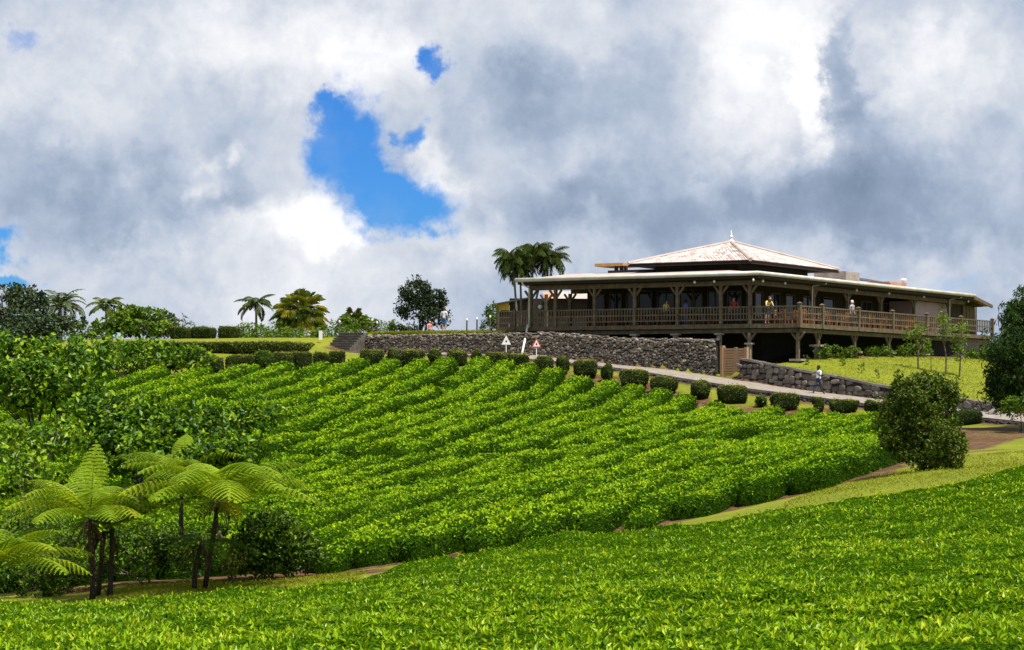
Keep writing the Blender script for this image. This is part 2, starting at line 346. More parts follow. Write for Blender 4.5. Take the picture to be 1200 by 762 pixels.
near_edge = [(0, 716, 45), (150, 707, 44.6), (250, 700, 44.3), (400, 683, 45), (500, 664, 47), (600, 649, 48.5), (700, 635, 49), (800, 622, 48.5), (880, 608, 48), (930, 602, 47.3), (1000, 590, 46.8), (1100, 569, 46.5), (1200, 554, 46.5)]
front = anchors([(0, 762, 27), (600, 762, 22), (1200, 762, 20), ] + near_edge, -0.68)
front += [(0, 0, E - 1.7), (-12, 0, E - 2.1), (12, 0, E - 1.4), (-8, 10, E - 2.9), (8, 10, E - 2.1), (-16, 22, E - 4.2), (14, 22, E - 2.8)]
front += anchors([(180, 691, 49), (300, 686, 50), (390, 677, 50), (1000, 573, 52), (1090, 551, 55), (150, 681, 53.5), (0, 694, 54), (380, 673, 53), (500, 656, 53), (640, 641, 54), (800, 611, 55), (860, 599, 56), (950, 577, 57), (1040, 555, 59),
                  (1120, 543, 61), (1200, 531, 63), (1150, 527, 70), (1200, 514, 86), (1150, 508, 92), (1200, 507, 94), (1300, 520, 80), (1330, 545, 60),
                  (1100, 500, 97), (600, 431, 124), (686, 442, 119.8), (778, 461, 115.8), (858, 472, 113.4), (920, 482, 111), (988, 483, 108.8), (1130, 503, 100)])
front += anchors([(100, 530, 80), (300, 529, 82), (500, 533, 82), (300, 434, 116), (430, 429, 119.5), (560, 429, 121.5), (640, 437, 118.5), (700, 450, 115.5), (800, 468, 111), (880, 481, 108.4), (1000, 493, 103)], -.72)
front += anchors(road_px + wallL_px + wallR_px) + anchors(left_hill)
back = anchors([(428, 391.5, 140.5), (500, 391, 137.5), (580, 390, 134), (600, 390, 133), (700, 396, 129), (800, 400, 126.5), (828, 403, 125.5), (700, 390, 140), (600, 389, 145), (480, 389.5, 150)] + left_hill)
back += anchors([(372, 398, 141.5), (850, 443, 123.5), (866, 443, 123.5), (860, 441, 126), (873, 425, 121.6), (910, 431, 119.8), (940, 436, 118.2), (1000, 447, 115.6), (1045, 455, 113.6), (1116, 468.5, 109.8), (1160, 475, 106.9), (1165, 478, 107),
                 (935, 421, 122), (960, 419, 124.5), (1004, 417, 129), (1045, 417.5, 132), (1085, 418, 136), (1150, 420, 142), (1080, 440, 122), (1150, 450, 122), (1240, 450, 125), (1300, 495, 99)])
back += [(-20, 170, E + 3.6), (0, 180, E + 3.4), (40, 175, E + 2.2), (60, 145, E + 1.0), (-45, 160, E + 3.0)]
class TPS:
    def __init__(s, pts, lam=.02):
        P = np.array(pts); s.p = P[:, :2]; n = len(P)
        K = s.k(np.linalg.norm(s.p[:, None] - s.p[None], axis=2)) + lam * np.eye(n); Q = np.c_[np.ones(n), s.p]
        A = np.block([[K, Q], [Q.T, np.zeros((3, 3))]]); sol = np.linalg.solve(A, np.r_[P[:, 2], 0, 0, 0]); s.w = sol[:n]; s.a = sol[n:]
    @staticmethod
    def k(r): return np.where(r > 1e-9, r, 1) * 1.0 * (r > 1e-9) * 0 - r   # linear (distance) kernel: no overshoot
    def __call__(s, x, y):
        x = np.asarray(x, float); sh = x.shape; x = x.ravel(); y = np.asarray(y, float).ravel(); o = np.zeros(len(x))
        for i in range(0, len(x), 20000):
            xx = x[i:i + 20000]; yy = y[i:i + 20000]
            o[i:i + 20000] = s.k(np.hypot(xx[:, None] - s.p[None, :, 0], yy[:, None] - s.p[None, :, 1])) @ s.w + s.a[0] + s.a[1] * xx + s.a[2] * yy
        return o.reshape(sh)
TF = TPS(front); TB = TPS(back)
def ground_z(x, y):
    x = np.asarray(x, float); y = np.asarray(y, float)
    d, side = poly_dist(x, y, WALL, closed=False); s = d * side
    w = sstep(0.10, 0.60, s)
    z = TF(x, y) * (1 - w) + TB(x, y) * w
    cx = np.clip(x, -55, 60); cy = np.clip(y, -30, 178); out = np.hypot(x - cx, y - cy)
    f = sstep(0, 120, out)
    return z * (1 - f) + (E - 7.0) * f
def G(x, y): return float(ground_z(np.array([x]), np.array([y]))[0])
def on_ground(px, d, py=430):
    p = W(px, py, d); return Vector((p.x, p.y, G(p.x, p.y)))

near_poly = [(W(*p).x, W(*p).y) for p in [(-120, 726, 46)] + near_edge + [(1330, 530, 48)]] + [(10, 13), (4, 8), (-4, 8), (-12, 16)]
hill_front = [(-60, 700, 53.5), (60, 690, 53.5), (150, 682, 53.2), (380, 673, 53), (500, 656, 53), (640, 641, 54), (800, 611, 55), (860, 599, 56), (950, 577, 57), (1040, 555, 59)]
hill_top = [(1062, 520, 76), (1040, 500, 93), (1010, 492, 103), (940, 485, 107.6), (880, 477.5, 109.8), (800, 465, 112.2), (700, 447, 116.6), (640, 432, 119.6), (600, 428, 121.8), (560, 425, 123.6), (430, 425, 121.8), (300, 432, 117.5), (200, 440, 112), (130, 448, 108), (40, 470, 100), (-60, 500, 90)]
hill_poly = [(W(*p).x, W(*p).y) for p in hill_front + hill_top]

def build_ground():
    xs = np.arange(-48, 48.01, .5); ys = np.arange(2, 172.01, .5)
    def grow(a, s, lim):
        o = []; st = s
        while abs(a) < lim: st *= 1.35; a += math.copysign(st, s if s > 0 else -1); o.append(a)
        return o
    def growneg(a, lim):
        o = []; st = .5
        while a > -lim: st *= 1.35; a -= st; o.append(a)
        return o[::-1]
    xs = np.r_[growneg(-48, 3500), xs, grow(48, .5, 3500)]; ys = np.r_[growneg(2, 800), ys, grow(172, .5, 4500)]
    X, Y = np.meshgrid(xs, ys); Z = ground_z(X, Y)
    Z += .05 * vnoise(X * .9, Y * .9, 3) * (np.abs(X) < 60)
    nx, ny = len(xs), len(ys); V = np.c_[X.ravel(), Y.ravel(), Z.ravel()]
    i = np.arange((nx - 1) * (ny - 1)); r = i // (nx - 1); c = i % (nx - 1); a = r * nx + c
    F = np.c_[a, a + 1, a + nx + 1, a + nx]
    # bare soil: inside the tea fields, along their foot, on the bank under the road; the rest is grass
    x = V[:, 0]; y = V[:, 1]
    soil = np.zeros(len(V))
    for poly, rim in ((near_poly, .3), (hill_poly, .45)):
        d, _ = poly_dist(x, y, poly); ins = in_poly(x, y, poly); soil = np.maximum(soil, np.where(ins, 1, 1 - sstep(0, rim, d)))
    top = [(W(*p).x, W(*p).y) for p in hill_top[1:]]
    d, _ = poly_dist(x, y, top, closed=False); soil = np.maximum(soil, (1 - sstep(2.5, 5.0, d)) * (.62 + .7 * vnoise(x * .5, y * .5, 8)))
    b = [(W(*p).x, W(*p).y) for p in [(1135, 526, 72), (1160, 518, 82), (1215, 508, 92), (1180, 503, 97), (1130, 503, 97), (1118, 512, 86)]]
    d, _ = poly_dist(x, y, b); soil = np.maximum(soil, np.where(in_poly(x, y, b), .72 + .35 * vnoise(x * .6, y * .6, 19), .7 * (1 - sstep(0, 1.2, d))))
    d, _ = poly_dist(x, y, [(W(*p).x, W(*p).y) for p in [(1060, 540, 62), (1130, 529, 68), (1210, 524, 71)]], closed=False); soil = np.maximum(soil, .55 * (1 - sstep(.2, 1.2, d)))
    d, _ = poly_dist(x, y, [(W(*p).x, W(*p).y) for p in road_px], closed=False); soil = np.maximum(soil, (1 - sstep(1.6, 3.4, d)) * .75)
    pth = [(W(*p).x, W(*p).y) for p in [(100, 686, 52), (300, 682, 51.8), (420, 672, 51.6)]]
    d, _ = poly_dist(x, y, pth, closed=False); soil = np.maximum(soil, .85 * (1 - sstep(.3, 1.6, d)))
    under = [loc(-24, -.4), loc(-.1, .2), loc(.3, 40), loc(-30, 40)]
    soil = np.maximum(soil, np.where(in_poly(x, y, [(p.x, p.y) for p in under]), 1, 0))
    m, nt, bs, out = mat_base('ground'); L = nt.links
    at = nt.nodes.new('ShaderNodeAttribute'); at.attribute_name = 'rnd'
    tc = nt.nodes.new('ShaderNodeTexCoord')
    def nz(scale, det=8):
        n = nt.nodes.new('ShaderNodeTexNoise'); n.inputs['Scale'].default_value = scale; n.inputs['Detail'].default_value = det; n.inputs['Roughness'].default_value = .6; L.new(tc.outputs['Object'], n.inputs['Vector']); return n
    n1 = nz(.35); n2 = nz(3.5); n3 = nz(14)
    g = ramp_node(nt, [(.25, (.085, .110, .006)), (.5, (.150, .172, .009)), (.75, (.235, .225, .018))])
    ad = nt.nodes.new('ShaderNodeMath'); ad.operation = 'MULTIPLY_ADD'; L.new(n1.outputs['Fac'], ad.inputs[0]); ad.inputs[1].default_value = .55
    m2 = nt.nodes.new('ShaderNodeMath'); m2.operation = 'MULTIPLY'; L.new(n2.outputs['Fac'], m2.inputs[0]); m2.inputs[1].default_value = .45; L.new(m2.outputs[0], ad.inputs[2]); L.new(ad.outputs[0], g.inputs[0])
    s = ramp_node(nt, [(.32, (.035, .018, .009)), (.52, (.095, .048, .022)), (.75, (.20, .115, .062))]); L.new(n2.outputs['Fac'], s.inputs[0])
    mk = nt.nodes.new('ShaderNodeMath'); mk.operation = 'ADD'; sb = nt.nodes.new('ShaderNodeMath'); sb.operation = 'MULTIPLY_ADD'; L.new(n3.outputs['Fac'], sb.inputs[0]); sb.inputs[1].default_value = .9; sb.inputs[2].default_value = -.45
    L.new(at.outputs['Fac'], mk.inputs[0]); L.new(sb.outputs[0], mk.inputs[1])
    mr = nt.nodes.new('ShaderNodeMapRange'); mr.inputs['From Min'].default_value = .38; mr.inputs['From Max'].default_value = .62; L.new(mk.outputs[0], mr.inputs['Value'])
    mx = nt.nodes.new('ShaderNodeMix'); mx.data_type = 'RGBA'; L.new(mr.outputs[0], mx.inputs['Factor']); L.new(g.outputs[0], mx.inputs[6]); L.new(s.outputs[0], mx.inputs[7]); L.new(mx.outputs[2], bs.inputs['Base Color'])
    bs.inputs['Roughness'].default_value = .9; bs.inputs['Specular IOR Level'].default_value = .15
    bp = nt.nodes.new('ShaderNodeBump'); bp.inputs['Strength'].default_value = .6; bp.inputs['Distance'].default_value = .08; L.new(n3.outputs['Fac'], bp.inputs['Height']); L.new(bp.outputs[0], bs.inputs['Normal'])
    o = mobj('ground', raw_mesh('ground', V, F, m, True, soil)); o['kind'] = 'structure'

# pavilion frame: local x along the front (towards the deck corner), local y along the right-hand side
DC = Vector((17.0, 121.0, 0)); ANG = math.radians(-35); ZB = E + 1.0
LX = Vector((math.cos(ANG), math.sin(ANG), 0)); LY = Vector((-math.sin(ANG), math.cos(ANG), 0))
def loc(x, y): return DC + LX * x + LY * y
def px_on_x(px, y):   # local x on the line local y = const that is seen at photo column px
    t = (px - 600) / FPX; a = DC + LY * y
    return (t * a.y - a.x) / (LX.x - t * LX.y)
def px_on_y(px, x):
    t = (px - 600) / FPX; a = DC + LX * x
    return (t * a.y - a.x) / (LY.x - t * LY.y)
build_ground()

def strip(name, pts, width, lift, mat, camber=0.0):
    pts = [Vector(p) for p in pts]; res = []
    for i in range(len(pts) - 1):
        for k in range(8): res.append(pts[i].lerp(pts[i + 1], k / 8))
    res.append(pts[-1]); vs = []; fs = []; nW = 7
    for i, p in enumerate(res):
        a = (res[min(i + 1, len(res) - 1)] - res[max(i - 1, 0)]); a.z = 0; a.normalize(); n = Vector((a.y, -a.x, 0))
        for j in range(nW):
            q = p + n * ((j / (nW - 1) - .5) * (width + .35 * vnoise(i * .4, 0 if j < 3 else 9, 4)))
            vs.append((q.x, q.y, max(G(q.x, q.y), p.z - .12) * .5 + p.z * .5 + lift))
    for i in range(len(res) - 1):
        for j in range(nW - 1):
            a = i * nW + j; fs.append([a, a + 1, a + nW + 1, a + nW])
    n0 = len(vs)                                       # skirts, so that the slab has an edge and no gap under it
    for e in (0, nW - 1):
        s = len(vs)
        for i in range(len(res)): v = vs[i * nW + e]; vs.append((v[0], v[1], v[2] - .7))
        for i in range(len(res) - 1): fs.append([i * nW + e, (i + 1) * nW + e, s + i + 1, s + i])
    o = mobj(name, raw_mesh(name, np.array(vs), fs, mat, False)); o['kind'] = 'structure'; return o
strip('road', anchors(road_px), 3.3, .06, MATS['asphalt_road'])

# ------------------------------------------------------------------ leaves
def unit(v): return v / (np.linalg.norm(v, axis=-1, keepdims=True) + 1e-9)
def leaves(P, Nn, L, asp=.45, up=.35, rnd=.75, fold=.12, rng=rs):
    """folded rhombic leaves: P (n,3) seats, Nn (n,3) surface normals, L (n,) lengths -> V (4n,3), F (2n,3)"""
    n = len(P); L = np.broadcast_to(np.asarray(L, float), (n,))[:, None]
    nn = unit(Nn + rng.normal(0, rnd * .6, (n, 3)))
    a = rng.normal(0, 1, (n, 3)); a = unit(a - nn * (a * nn).sum(1, keepdims=True)); a = unit(a + Nn * up + np.array([0, 0, up * .5]))
    b = unit(np.cross(a, nn)); nn = np.cross(b, a)
    w = L * asp * .5
    V = np.stack([P, P + a * L * .48 + b * w + nn * L * fold, P + a * L, P + a * L * .48 - b * w + nn * L * fold], 1).reshape(-1, 3)
    i = np.arange(n) * 4; F = np.stack([np.c_[i, i + 1, i + 2], np.c_[i, i + 2, i + 3]], 1).reshape(-1, 3)
    return V, F
def sample_surface(V, F, n, weight=None, away=1.0):
    """random points on quads/tris (F (m,4) or (m,3))"""
    T = F if F.shape[1] == 3 else np.r_[F[:, [0, 1, 2]], F[:, [0, 2, 3]]]
    A = V[T[:, 0]]; B = V[T[:, 1]]; Cc = V[T[:, 2]]; cr = np.cross(B - A, Cc - A); ar = np.linalg.norm(cr, axis=1) / 2
    wgt = ar if weight is None else ar * weight(((A + B + Cc) / 3))
    if away < 1:                                       # sides turned from the viewpoint need fewer leaves
        un = unit(cr); un = np.where(un[:, 2:3] < -.2, -un, un); wgt = wgt * np.where((un * unit(np.array([0, 0, E]) - A)).sum(1) < -.12, away, 1)
    tot = wgt.sum(); n = int(n(tot)) if callable(n) else n
    if n <= 0: return np.zeros((0, 3)), np.zeros((0, 3))
    t = rs.choice(len(T), n, p=wgt / tot); u = rs.rand(n); v = rs.rand(n); m = u + v > 1; u[m] = 1 - u[m]; v[m] = 1 - v[m]
    P = A[t] + (B[t] - A[t]) * u[:, None] + (Cc[t] - A[t]) * v[:, None]; nn = unit(cr)[t]
    nn[nn[:, 2] < -.2] *= -1
    return P, nn
def shoots(P, nn, m, spread):
    """group leaf seats into shoots of m leaves: returns seats, normals, shoot index"""
    k = max(1, len(P) // m); idx = np.repeat(np.arange(k), m); Q = P[idx] + rs.normal(0, spread, (len(idx), 3)) * np.array([1, 1, .6]); lift = rs.gamma(1.6, .5, k)[idx] * spread
    N2 = unit(nn[idx] + rs.normal(0, .45, (len(idx), 3))); return Q + nn[idx] * lift[:, None], N2, idx, k
def merge(parts):
    """[(V,F3,attr)] -> one"""
    o = 0; Vs = []; Fs = []; As = []
    for V, F, A in parts:
        Vs.append(V); Fs.append(F + o); As.append(A); o += len(V)
    return np.concatenate(Vs), np.concatenate(Fs), np.concatenate(As)

# ------------------------------------------------------------------ tea on the hillside, row by row
ROWA = math.radians(13); RE = np.array([math.sin(ROWA), math.cos(ROWA)]); RN = np.array([RE[1], -RE[0]])
FAN = np.array([-52.0, -104.0])
def tea_rows():
    k = 0; hp = np.array(hill_poly) - FAN; ph = np.arctan2(hp[:, 0], hp[:, 1]); rr = np.hypot(hp[:, 0], hp[:, 1])
    for p0 in np.arange(ph.min() - .01, ph.max() + .01, .0074):
        q = np.arange(rr.min() - 1, rr.max() + 1, .22)
        p = p0 + .0015 * np.sin(q * .07 + .4) + .0040 * vnoise(q * .11, np.full(q.shape, p0 * 3.0), 5) + .0030 * vnoise(q * .2, np.full(q.shape, p0 * 1777), 25)
        X = FAN[0] + q * np.sin(p); Y = FAN[1] + q * np.cos(p)
        ok = in_poly(X, Y, hill_poly)
        yb = 82.5 + 1.6 * np.sin(X * .22) + 2.2 * vnoise(X * .12, X * 0, 6)
        ok &= ~((np.abs(Y - yb) < .6) & (X < 6))
        idx = np.where(ok)[0]
        if len(idx) < 6: continue
        for run in np.split(idx, np.where(np.diff(idx) > 1)[0] + 1):
            if len(run) < 8: continue
            tea_row(X[run], Y[run], q[run], k, yb[run]); k += 1
    return k
TROW = ('distinct clipped row of tea bushes climbing the upper hillside to the hedges', 'broad row of tea bushes closing up with its neighbours at the foot of the hillside')
def tea_row(X, Y, q, k, yb):
    n = len(X); T = np.array([-1.02, -.96, -.86, -.66, -.42, -.15, .15, .42, .66, .86, .96, 1.02]); HP = np.array([-.08, .45, .80, .95, .99, 1, 1, .99, .95, .80, .45, -.08])
    lower = sstep(-6, 10, yb - Y)                        # lower part: bushes close up
    hw = (.59 + .10 * lower + .20 * vnoise(q * .9, q * 0 + k * 3.1, 9) + .10 * vnoise(q * .35, q * 0 + k * 1.7, 12))
    end = np.minimum(np.arange(n), np.arange(n)[::-1]) * .22
    et = sstep(-.25, .4, end)
    tx = np.gradient(X); ty = np.gradient(Y); ln = np.hypot(tx, ty); tx /= ln; ty /= ln; nx, ny = ty, -tx
    H = .90 - .26 * lower + .20 * vnoise(q * .28, q * 0 + k * 2.3, 14) + .12 * vnoise(q * 1.1, q * 0 + k * 5.9, 15)
    # wide, slow breaks where bushes are missing or lower
    dip = sstep(.27, .42, vnoise(q * .23, q * 0 + k * 9.7, 17)); H -= .45 * dip; hw = hw * (1 - .25 * dip)
    hw = hw * q / 203.0
    off = T[None] * (hw * (.6 + .4 * et))[:, None]
    PX = X[:, None] + nx[:, None] * off; PY = Y[:, None] + ny[:, None] * off
    zg = ground_z(PX, PY)
    Z = zg + (H * (.25 + .75 * et))[:, None] * HP[None] + .10 * vnoise(PX * 1.15, PY * 1.15, 21) * (HP > .3) + .05 * vnoise(PX * 3.2, PY * 3.2, 22) * (HP > .3)
    V = np.stack([PX, PY, Z], 2).reshape(-1, 3); m = len(T)
    i = np.arange((n - 1) * (m - 1)); r = i // (m - 1); c = i % (m - 1); a = r * m + c
    F = np.c_[a, a + m, a + m + 1, a + 1]
    caps = [list(range(m)), list(((n - 1) * m + np.arange(m))[::-1])]
    d = Y.mean(); Lf = .092 + max(0, d - 52) * .0010; dens = .63 / (.225 * Lf * Lf)
    P, nn = sample_surface(V, F, lambda t: t * dens, away=.3)
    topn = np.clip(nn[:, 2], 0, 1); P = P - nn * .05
    P, n2, si, ks = shoots(P, nn, 3, Lf * .30); topn = topn[si]
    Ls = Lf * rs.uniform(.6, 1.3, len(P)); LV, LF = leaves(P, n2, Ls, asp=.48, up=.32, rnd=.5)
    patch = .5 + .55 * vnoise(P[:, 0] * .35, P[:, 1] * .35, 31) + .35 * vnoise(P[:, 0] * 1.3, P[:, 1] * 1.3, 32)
    rv = np.clip(.10 + .60 * topn ** 2.8 * (patch + .45) + rs.normal(0, .17, ks)[si] + rs.normal(0, .10, len(P)), 0, 1)  # leaf colour darkened on row sides for their shade, bright for new top growth
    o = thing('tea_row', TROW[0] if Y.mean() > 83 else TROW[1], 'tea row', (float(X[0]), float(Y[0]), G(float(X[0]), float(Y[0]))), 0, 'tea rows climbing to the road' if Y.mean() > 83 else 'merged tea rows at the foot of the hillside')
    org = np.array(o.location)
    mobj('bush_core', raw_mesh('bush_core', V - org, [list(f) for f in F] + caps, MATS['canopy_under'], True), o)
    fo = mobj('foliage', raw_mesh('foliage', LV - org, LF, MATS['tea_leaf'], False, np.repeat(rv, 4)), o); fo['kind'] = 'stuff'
tea_rows()

# ------------------------------------------------------------------ near tea field: one closed canopy
def near_field():
    px = np.array(near_poly); g = .22
    xs = np.arange(px[:, 0].min() - .3, px[:, 0].max() + .3, g); ys = np.arange(px[:, 1].min() - .3, px[:, 1].max() + .3, g)
    X, Y = np.meshgrid(xs, ys); ins = in_poly(X, Y, near_poly); d, _ = poly_dist(X, Y, near_poly); d = np.where(ins, d, -d)
    d = d + .35 * vnoise(X * .9, Y * .9, 44)
    p = X * math.cos(1.18) + Y * math.sin(1.18)
    p = p + .5 * vnoise(X * .25, Y * .25, 40)
    groove = np.exp(-((((p / 1.5) % 1) - .5) / .10) ** 2) * sstep(-.12, .25, vnoise(X * .3, Y * .3, 41))
    et = sstep(-.1, .4, d)
    Z = ground_z(X, Y) - .06 + et * (.90 + .22 * vnoise(X * .5, Y * .5, 42) + .24 * vnoise(X * 1.4, Y * 1.1, 43) + .10 * vnoise(X * 3.4, Y * 3.4, 45) - .30 * groove)
    nx = len(xs); V = np.c_[X.ravel(), Y.ravel(), Z.ravel()]
    i = np.arange((nx - 1) * (len(ys) - 1)); r = i // (nx - 1); c = i % (nx - 1); a = r * nx + c
    F = np.c_[a, a + 1, a + nx + 1, a + nx]; dd = d.ravel(); keep = (dd[F] > -.25).any(1); F = F[keep]
    o = thing('tea_field', 'dense carpet of glossy bright green tea bushes filling the near slope', 'tea field', (0, 30, G(0, 30)))
    org = np.array(o.location)
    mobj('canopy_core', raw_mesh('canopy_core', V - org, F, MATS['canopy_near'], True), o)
    # leaves: denser and smaller nearby, none needed behind the camera's feet
    def wgt(c):
        dist = c[:, 1]; vis = np.abs(c[:, 0]) < dist * .29 + 1.2
        L = .055 + np.clip(dist - 20, 0, 40) * .0011
        return np.where(vis & (dist > 14), 1 / (L * L), .03 / (L * L)) * np.where(dist < 17, .5, 1)
    P, nn = sample_surface(V, F, 350000, wgt); P = P - nn * .02
    Lf = (.055 + np.clip(P[:, 1] - 20, 0, 40) * .0011) * rs.uniform(.65, 1.45, len(P))
    P, n2, si, ks = shoots(P - nn * .04, nn, 4, .028); Lf = Lf[:len(P)] * 1.0
    LV, LF = leaves(P, n2, Lf * 1.08, asp=.38, up=.7, rnd=.6, fold=.14)
    patch = .5 + .6 * vnoise(P[:, 0] * .3, P[:, 1] * .3, 51) + .5 * vnoise(P[:, 0] * 1.5, P[:, 1] * 1.5, 52)
    rv = np.clip(.37 + .48 * patch + rs.normal(0, .20, ks)[si] + rs.normal(0, .12, len(P)), 0, 1)
    fo = mobj('foliage', raw_mesh('foliage', LV - org, LF, MATS['tea_leaf_near'], False, np.repeat(rv, 4)), o); fo['kind'] = 'stuff'
near_field()

# ------------------------------------------------------------------ stone walls
class Path2:
    def __init__(s, pts):
        s.p = np.array([(p[0], p[1]) for p in pts]); s.z = np.array([p[2] if len(p) > 2 else 0 for p in pts]); s.s = np.r_[0, np.cumsum(np.hypot(*np.diff(s.p, axis=0).T))]; s.len = s.s[-1]
    def at(s, t):
        x = np.interp(t, s.s, s.p[:, 0]); y = np.interp(t, s.s, s.p[:, 1]); return x, y
    def dir(s, t):
        a = s.at(max(0, t - .3)); b = s.at(min(s.len, t + .3)); v = Vector((b[0] - a[0], b[1] - a[1], 0)); return v.normalized()
def stone_shape(mb, c, a, n, w, h, dep, tilt=0.0):
    """rough block: face centre c, along a, outward n"""
    z0 = Vector((0, 0, 1)); th = random.uniform(-tilt, tilt); z = z0 * math.cos(th) + a * math.sin(th); a = a * math.cos(th) - z0 * math.sin(th); rj = lambda q: random.uniform(-q, q); vs = []
    for ring, (k, o) in enumerate(((1.0, -dep), (1.0, .01), (.72, dep * .55))):
        for i, j in ((-1, -1), (0, -1.06), (1, -1), (1.06, 0), (1, 1), (0, 1.06), (-1, 1), (-1.06, 0)):
            cut = .86 if (i and j and ring) else 1
            vs.append(c + a * (i * w / 2 * k * cut + rj(.07) * w) + z * (j * h / 2 * k * cut + rj(.07) * h) + n * (o + (rj(.3) * dep * .4 if ring == 2 else 0)))
    fs = []
    for r in range(2):
        for j in range(8): k = (j + 1) % 8; fs.append([r * 8 + j, r * 8 + k, r * 8 + 8 + k, r * 8 + 8 + j])
    fs.append([16 + j for j in range(8)])
    mb.add(vs, fs)
def wall_layout(path, zb, zt, w0, h0, s0=0, s1=None, jit=.1):
    s1 = path.len if s1 is None else s1; out = []; row = 0
    zmin = min(zb(t) for t in np.linspace(s0, s1, 60)); zmax = max(zt(t) for t in np.linspace(s0, s1, 60)); z = zmin
    while z < zmax:
        h = h0 * random.uniform(.8, 1.25); t = s0 - random.uniform(0, w0)
        while t < s1:
            w = w0 * random.uniform(.6, 1.45); tc = t + w / 2; zc = z + h / 2 + random.uniform(-jit, jit) * h
            if s0 <= tc <= s1 and zc - h * .3 > zb(tc) - h * .8 and zc + h * .42 < zt(tc) + .02:
                hh = min(h, (zt(tc) - zc) * 2 + .02)
                if hh > h * .5: out.append((tc, zc, w * .94, hh * .94))
            t += w
        z += h
    return out
def core_wall(name, path, zb, zt, thick, mat, parent, inset=.05, n=40):
    vs = []; fs = []
    for i in range(n + 1):
        t = path.len * i / n; x, y = path.at(t); a = path.dir(t); nn = Vector((a.y, -a.x, 0)); p = Vector((x, y, 0))
        f = p - nn * inset; b = p - nn * thick
        for q, z in ((f, zb(t) - .4), (f, zt(t)), (b, zt(t)), (b, zb(t) - .4)): vs.append((q.x, q.y, z))
    for i in range(n):
        for j in range(4): k = (j + 1) % 4; fs.append([i * 4 + j, i * 4 + 4 + j, i * 4 + 4 + k, i * 4 + k])
    fs.append([3, 2, 1, 0]); fs.append([n * 4 + j for j in range(4)])
    return mobj(name, raw_mesh(name, np.array(vs) - np.array(parent.location), fs, mat), parent)

def stone_wall_stuff(label, pts, zt_px, w0, h0, thick, mat='basalt', dep=.09, zlift=0, name='stone_wall'):
    path = Path2(pts); zt = lambda t: float(np.interp(t / path.len, *zt_px))
    zb = lambda t: TF_at(path.at(t)) - .1
    o = thing(name, label, 'wall', (*path.at(0), zb(0)))
    core_wall('core', path, zb, zt, thick, MATS['mortar'], o)
    mb = MB(); rn = []
    for tc, zc, w, h in wall_layout(path, zb, zt, w0, h0, jit=.45):
        x, y = path.at(tc); a = path.dir(tc); n = Vector((a.y, -a.x, 0)); k = len(mb.v)
        stone_shape(mb, Vector((x, y, zc)) + n * random.uniform(-.03, .035) - Vector(o.location), a, n, w, h * random.uniform(.8, 1.25), dep * random.uniform(.7, 1.6), tilt=.5); rn += [float(np.clip(rs.beta(1.6, 2.6), 0, 1))] * (len(mb.v) - k)
    # a rough top course
    t = 0
    while t < path.len:
        w = w0 * random.uniform(.7, 1.5); x, y = path.at(min(t + w / 2, path.len)); a = path.dir(t); n = Vector((a.y, -a.x, 0)); k = len(mb.v)
        for off in (.02, .26):
            if off < thick - .1: stone_shape(mb, Vector((x, y, zt(t) + random.uniform(-.03, .07))) - n * (off + .12) - Vector(o.location), a, n, w * .95, h0 * .9, .12)
        rn += [float(np.clip(rs.beta(1.6, 2.6), 0, 1))] * (len(mb.v) - k); t += w
    st = mobj('stones', raw_mesh('stones', np.array(mb.v), mb.f, MATS[mat], False, np.array(rn)), o); st['kind'] = 'stuff'
    return o, path
def TF_at(p): return float(TF(np.array([p[0]]), np.array([p[1]]))[0])
pw = lambda lst: [tuple(W(*p)) for p in lst]
stone_wall_stuff('tall dark rubble stone retaining wall below the veranda, between the steps and the wooden gate', pw([(428, 413, 139.5), (600, 418.5, 131.5), (720, 430, 127.2), (838, 441, 123.2)]),
                 ([0, .48, .56, .70, .78, 1], [E + 3.46, E + 3.46, E + 3.50, E + 3.20, E + 3.06, E + 2.96]), .22, .14, .55, dep=.065)
stone_wall_stuff('short low rubble wall running down the lawn edge left of the steps', pw([(374, 413, 141.2), (399, 413, 140.2)]), ([0, 1], [E + 2.75, E + 3.6]), .30, .2, .5)
# low wall that holds the road up, its shade painted as near-black stone
def kerb_pts():
    out = []; rp = [Vector(p) for p in anchors(road_px)]
    for i in range(2, len(rp) - 1):
        a = (rp[i + 1] - rp[i - 1]); a.z = 0; a.normalize(); n = Vector((a.y, -a.x, 0)); q = rp[i] + n * 1.85
        out.append((q.x, q.y, rp[i].z))
    return out
kp = kerb_pts(); kpath = Path2(kp)
stone_wall_stuff('low stone wall holding up the road above the tea rows, shade painted dark', kp, (kpath.s / kpath.len, np.array([p[2] for p in kp]) - .22), .34, .22, .45, mat='mortar', dep=.10)

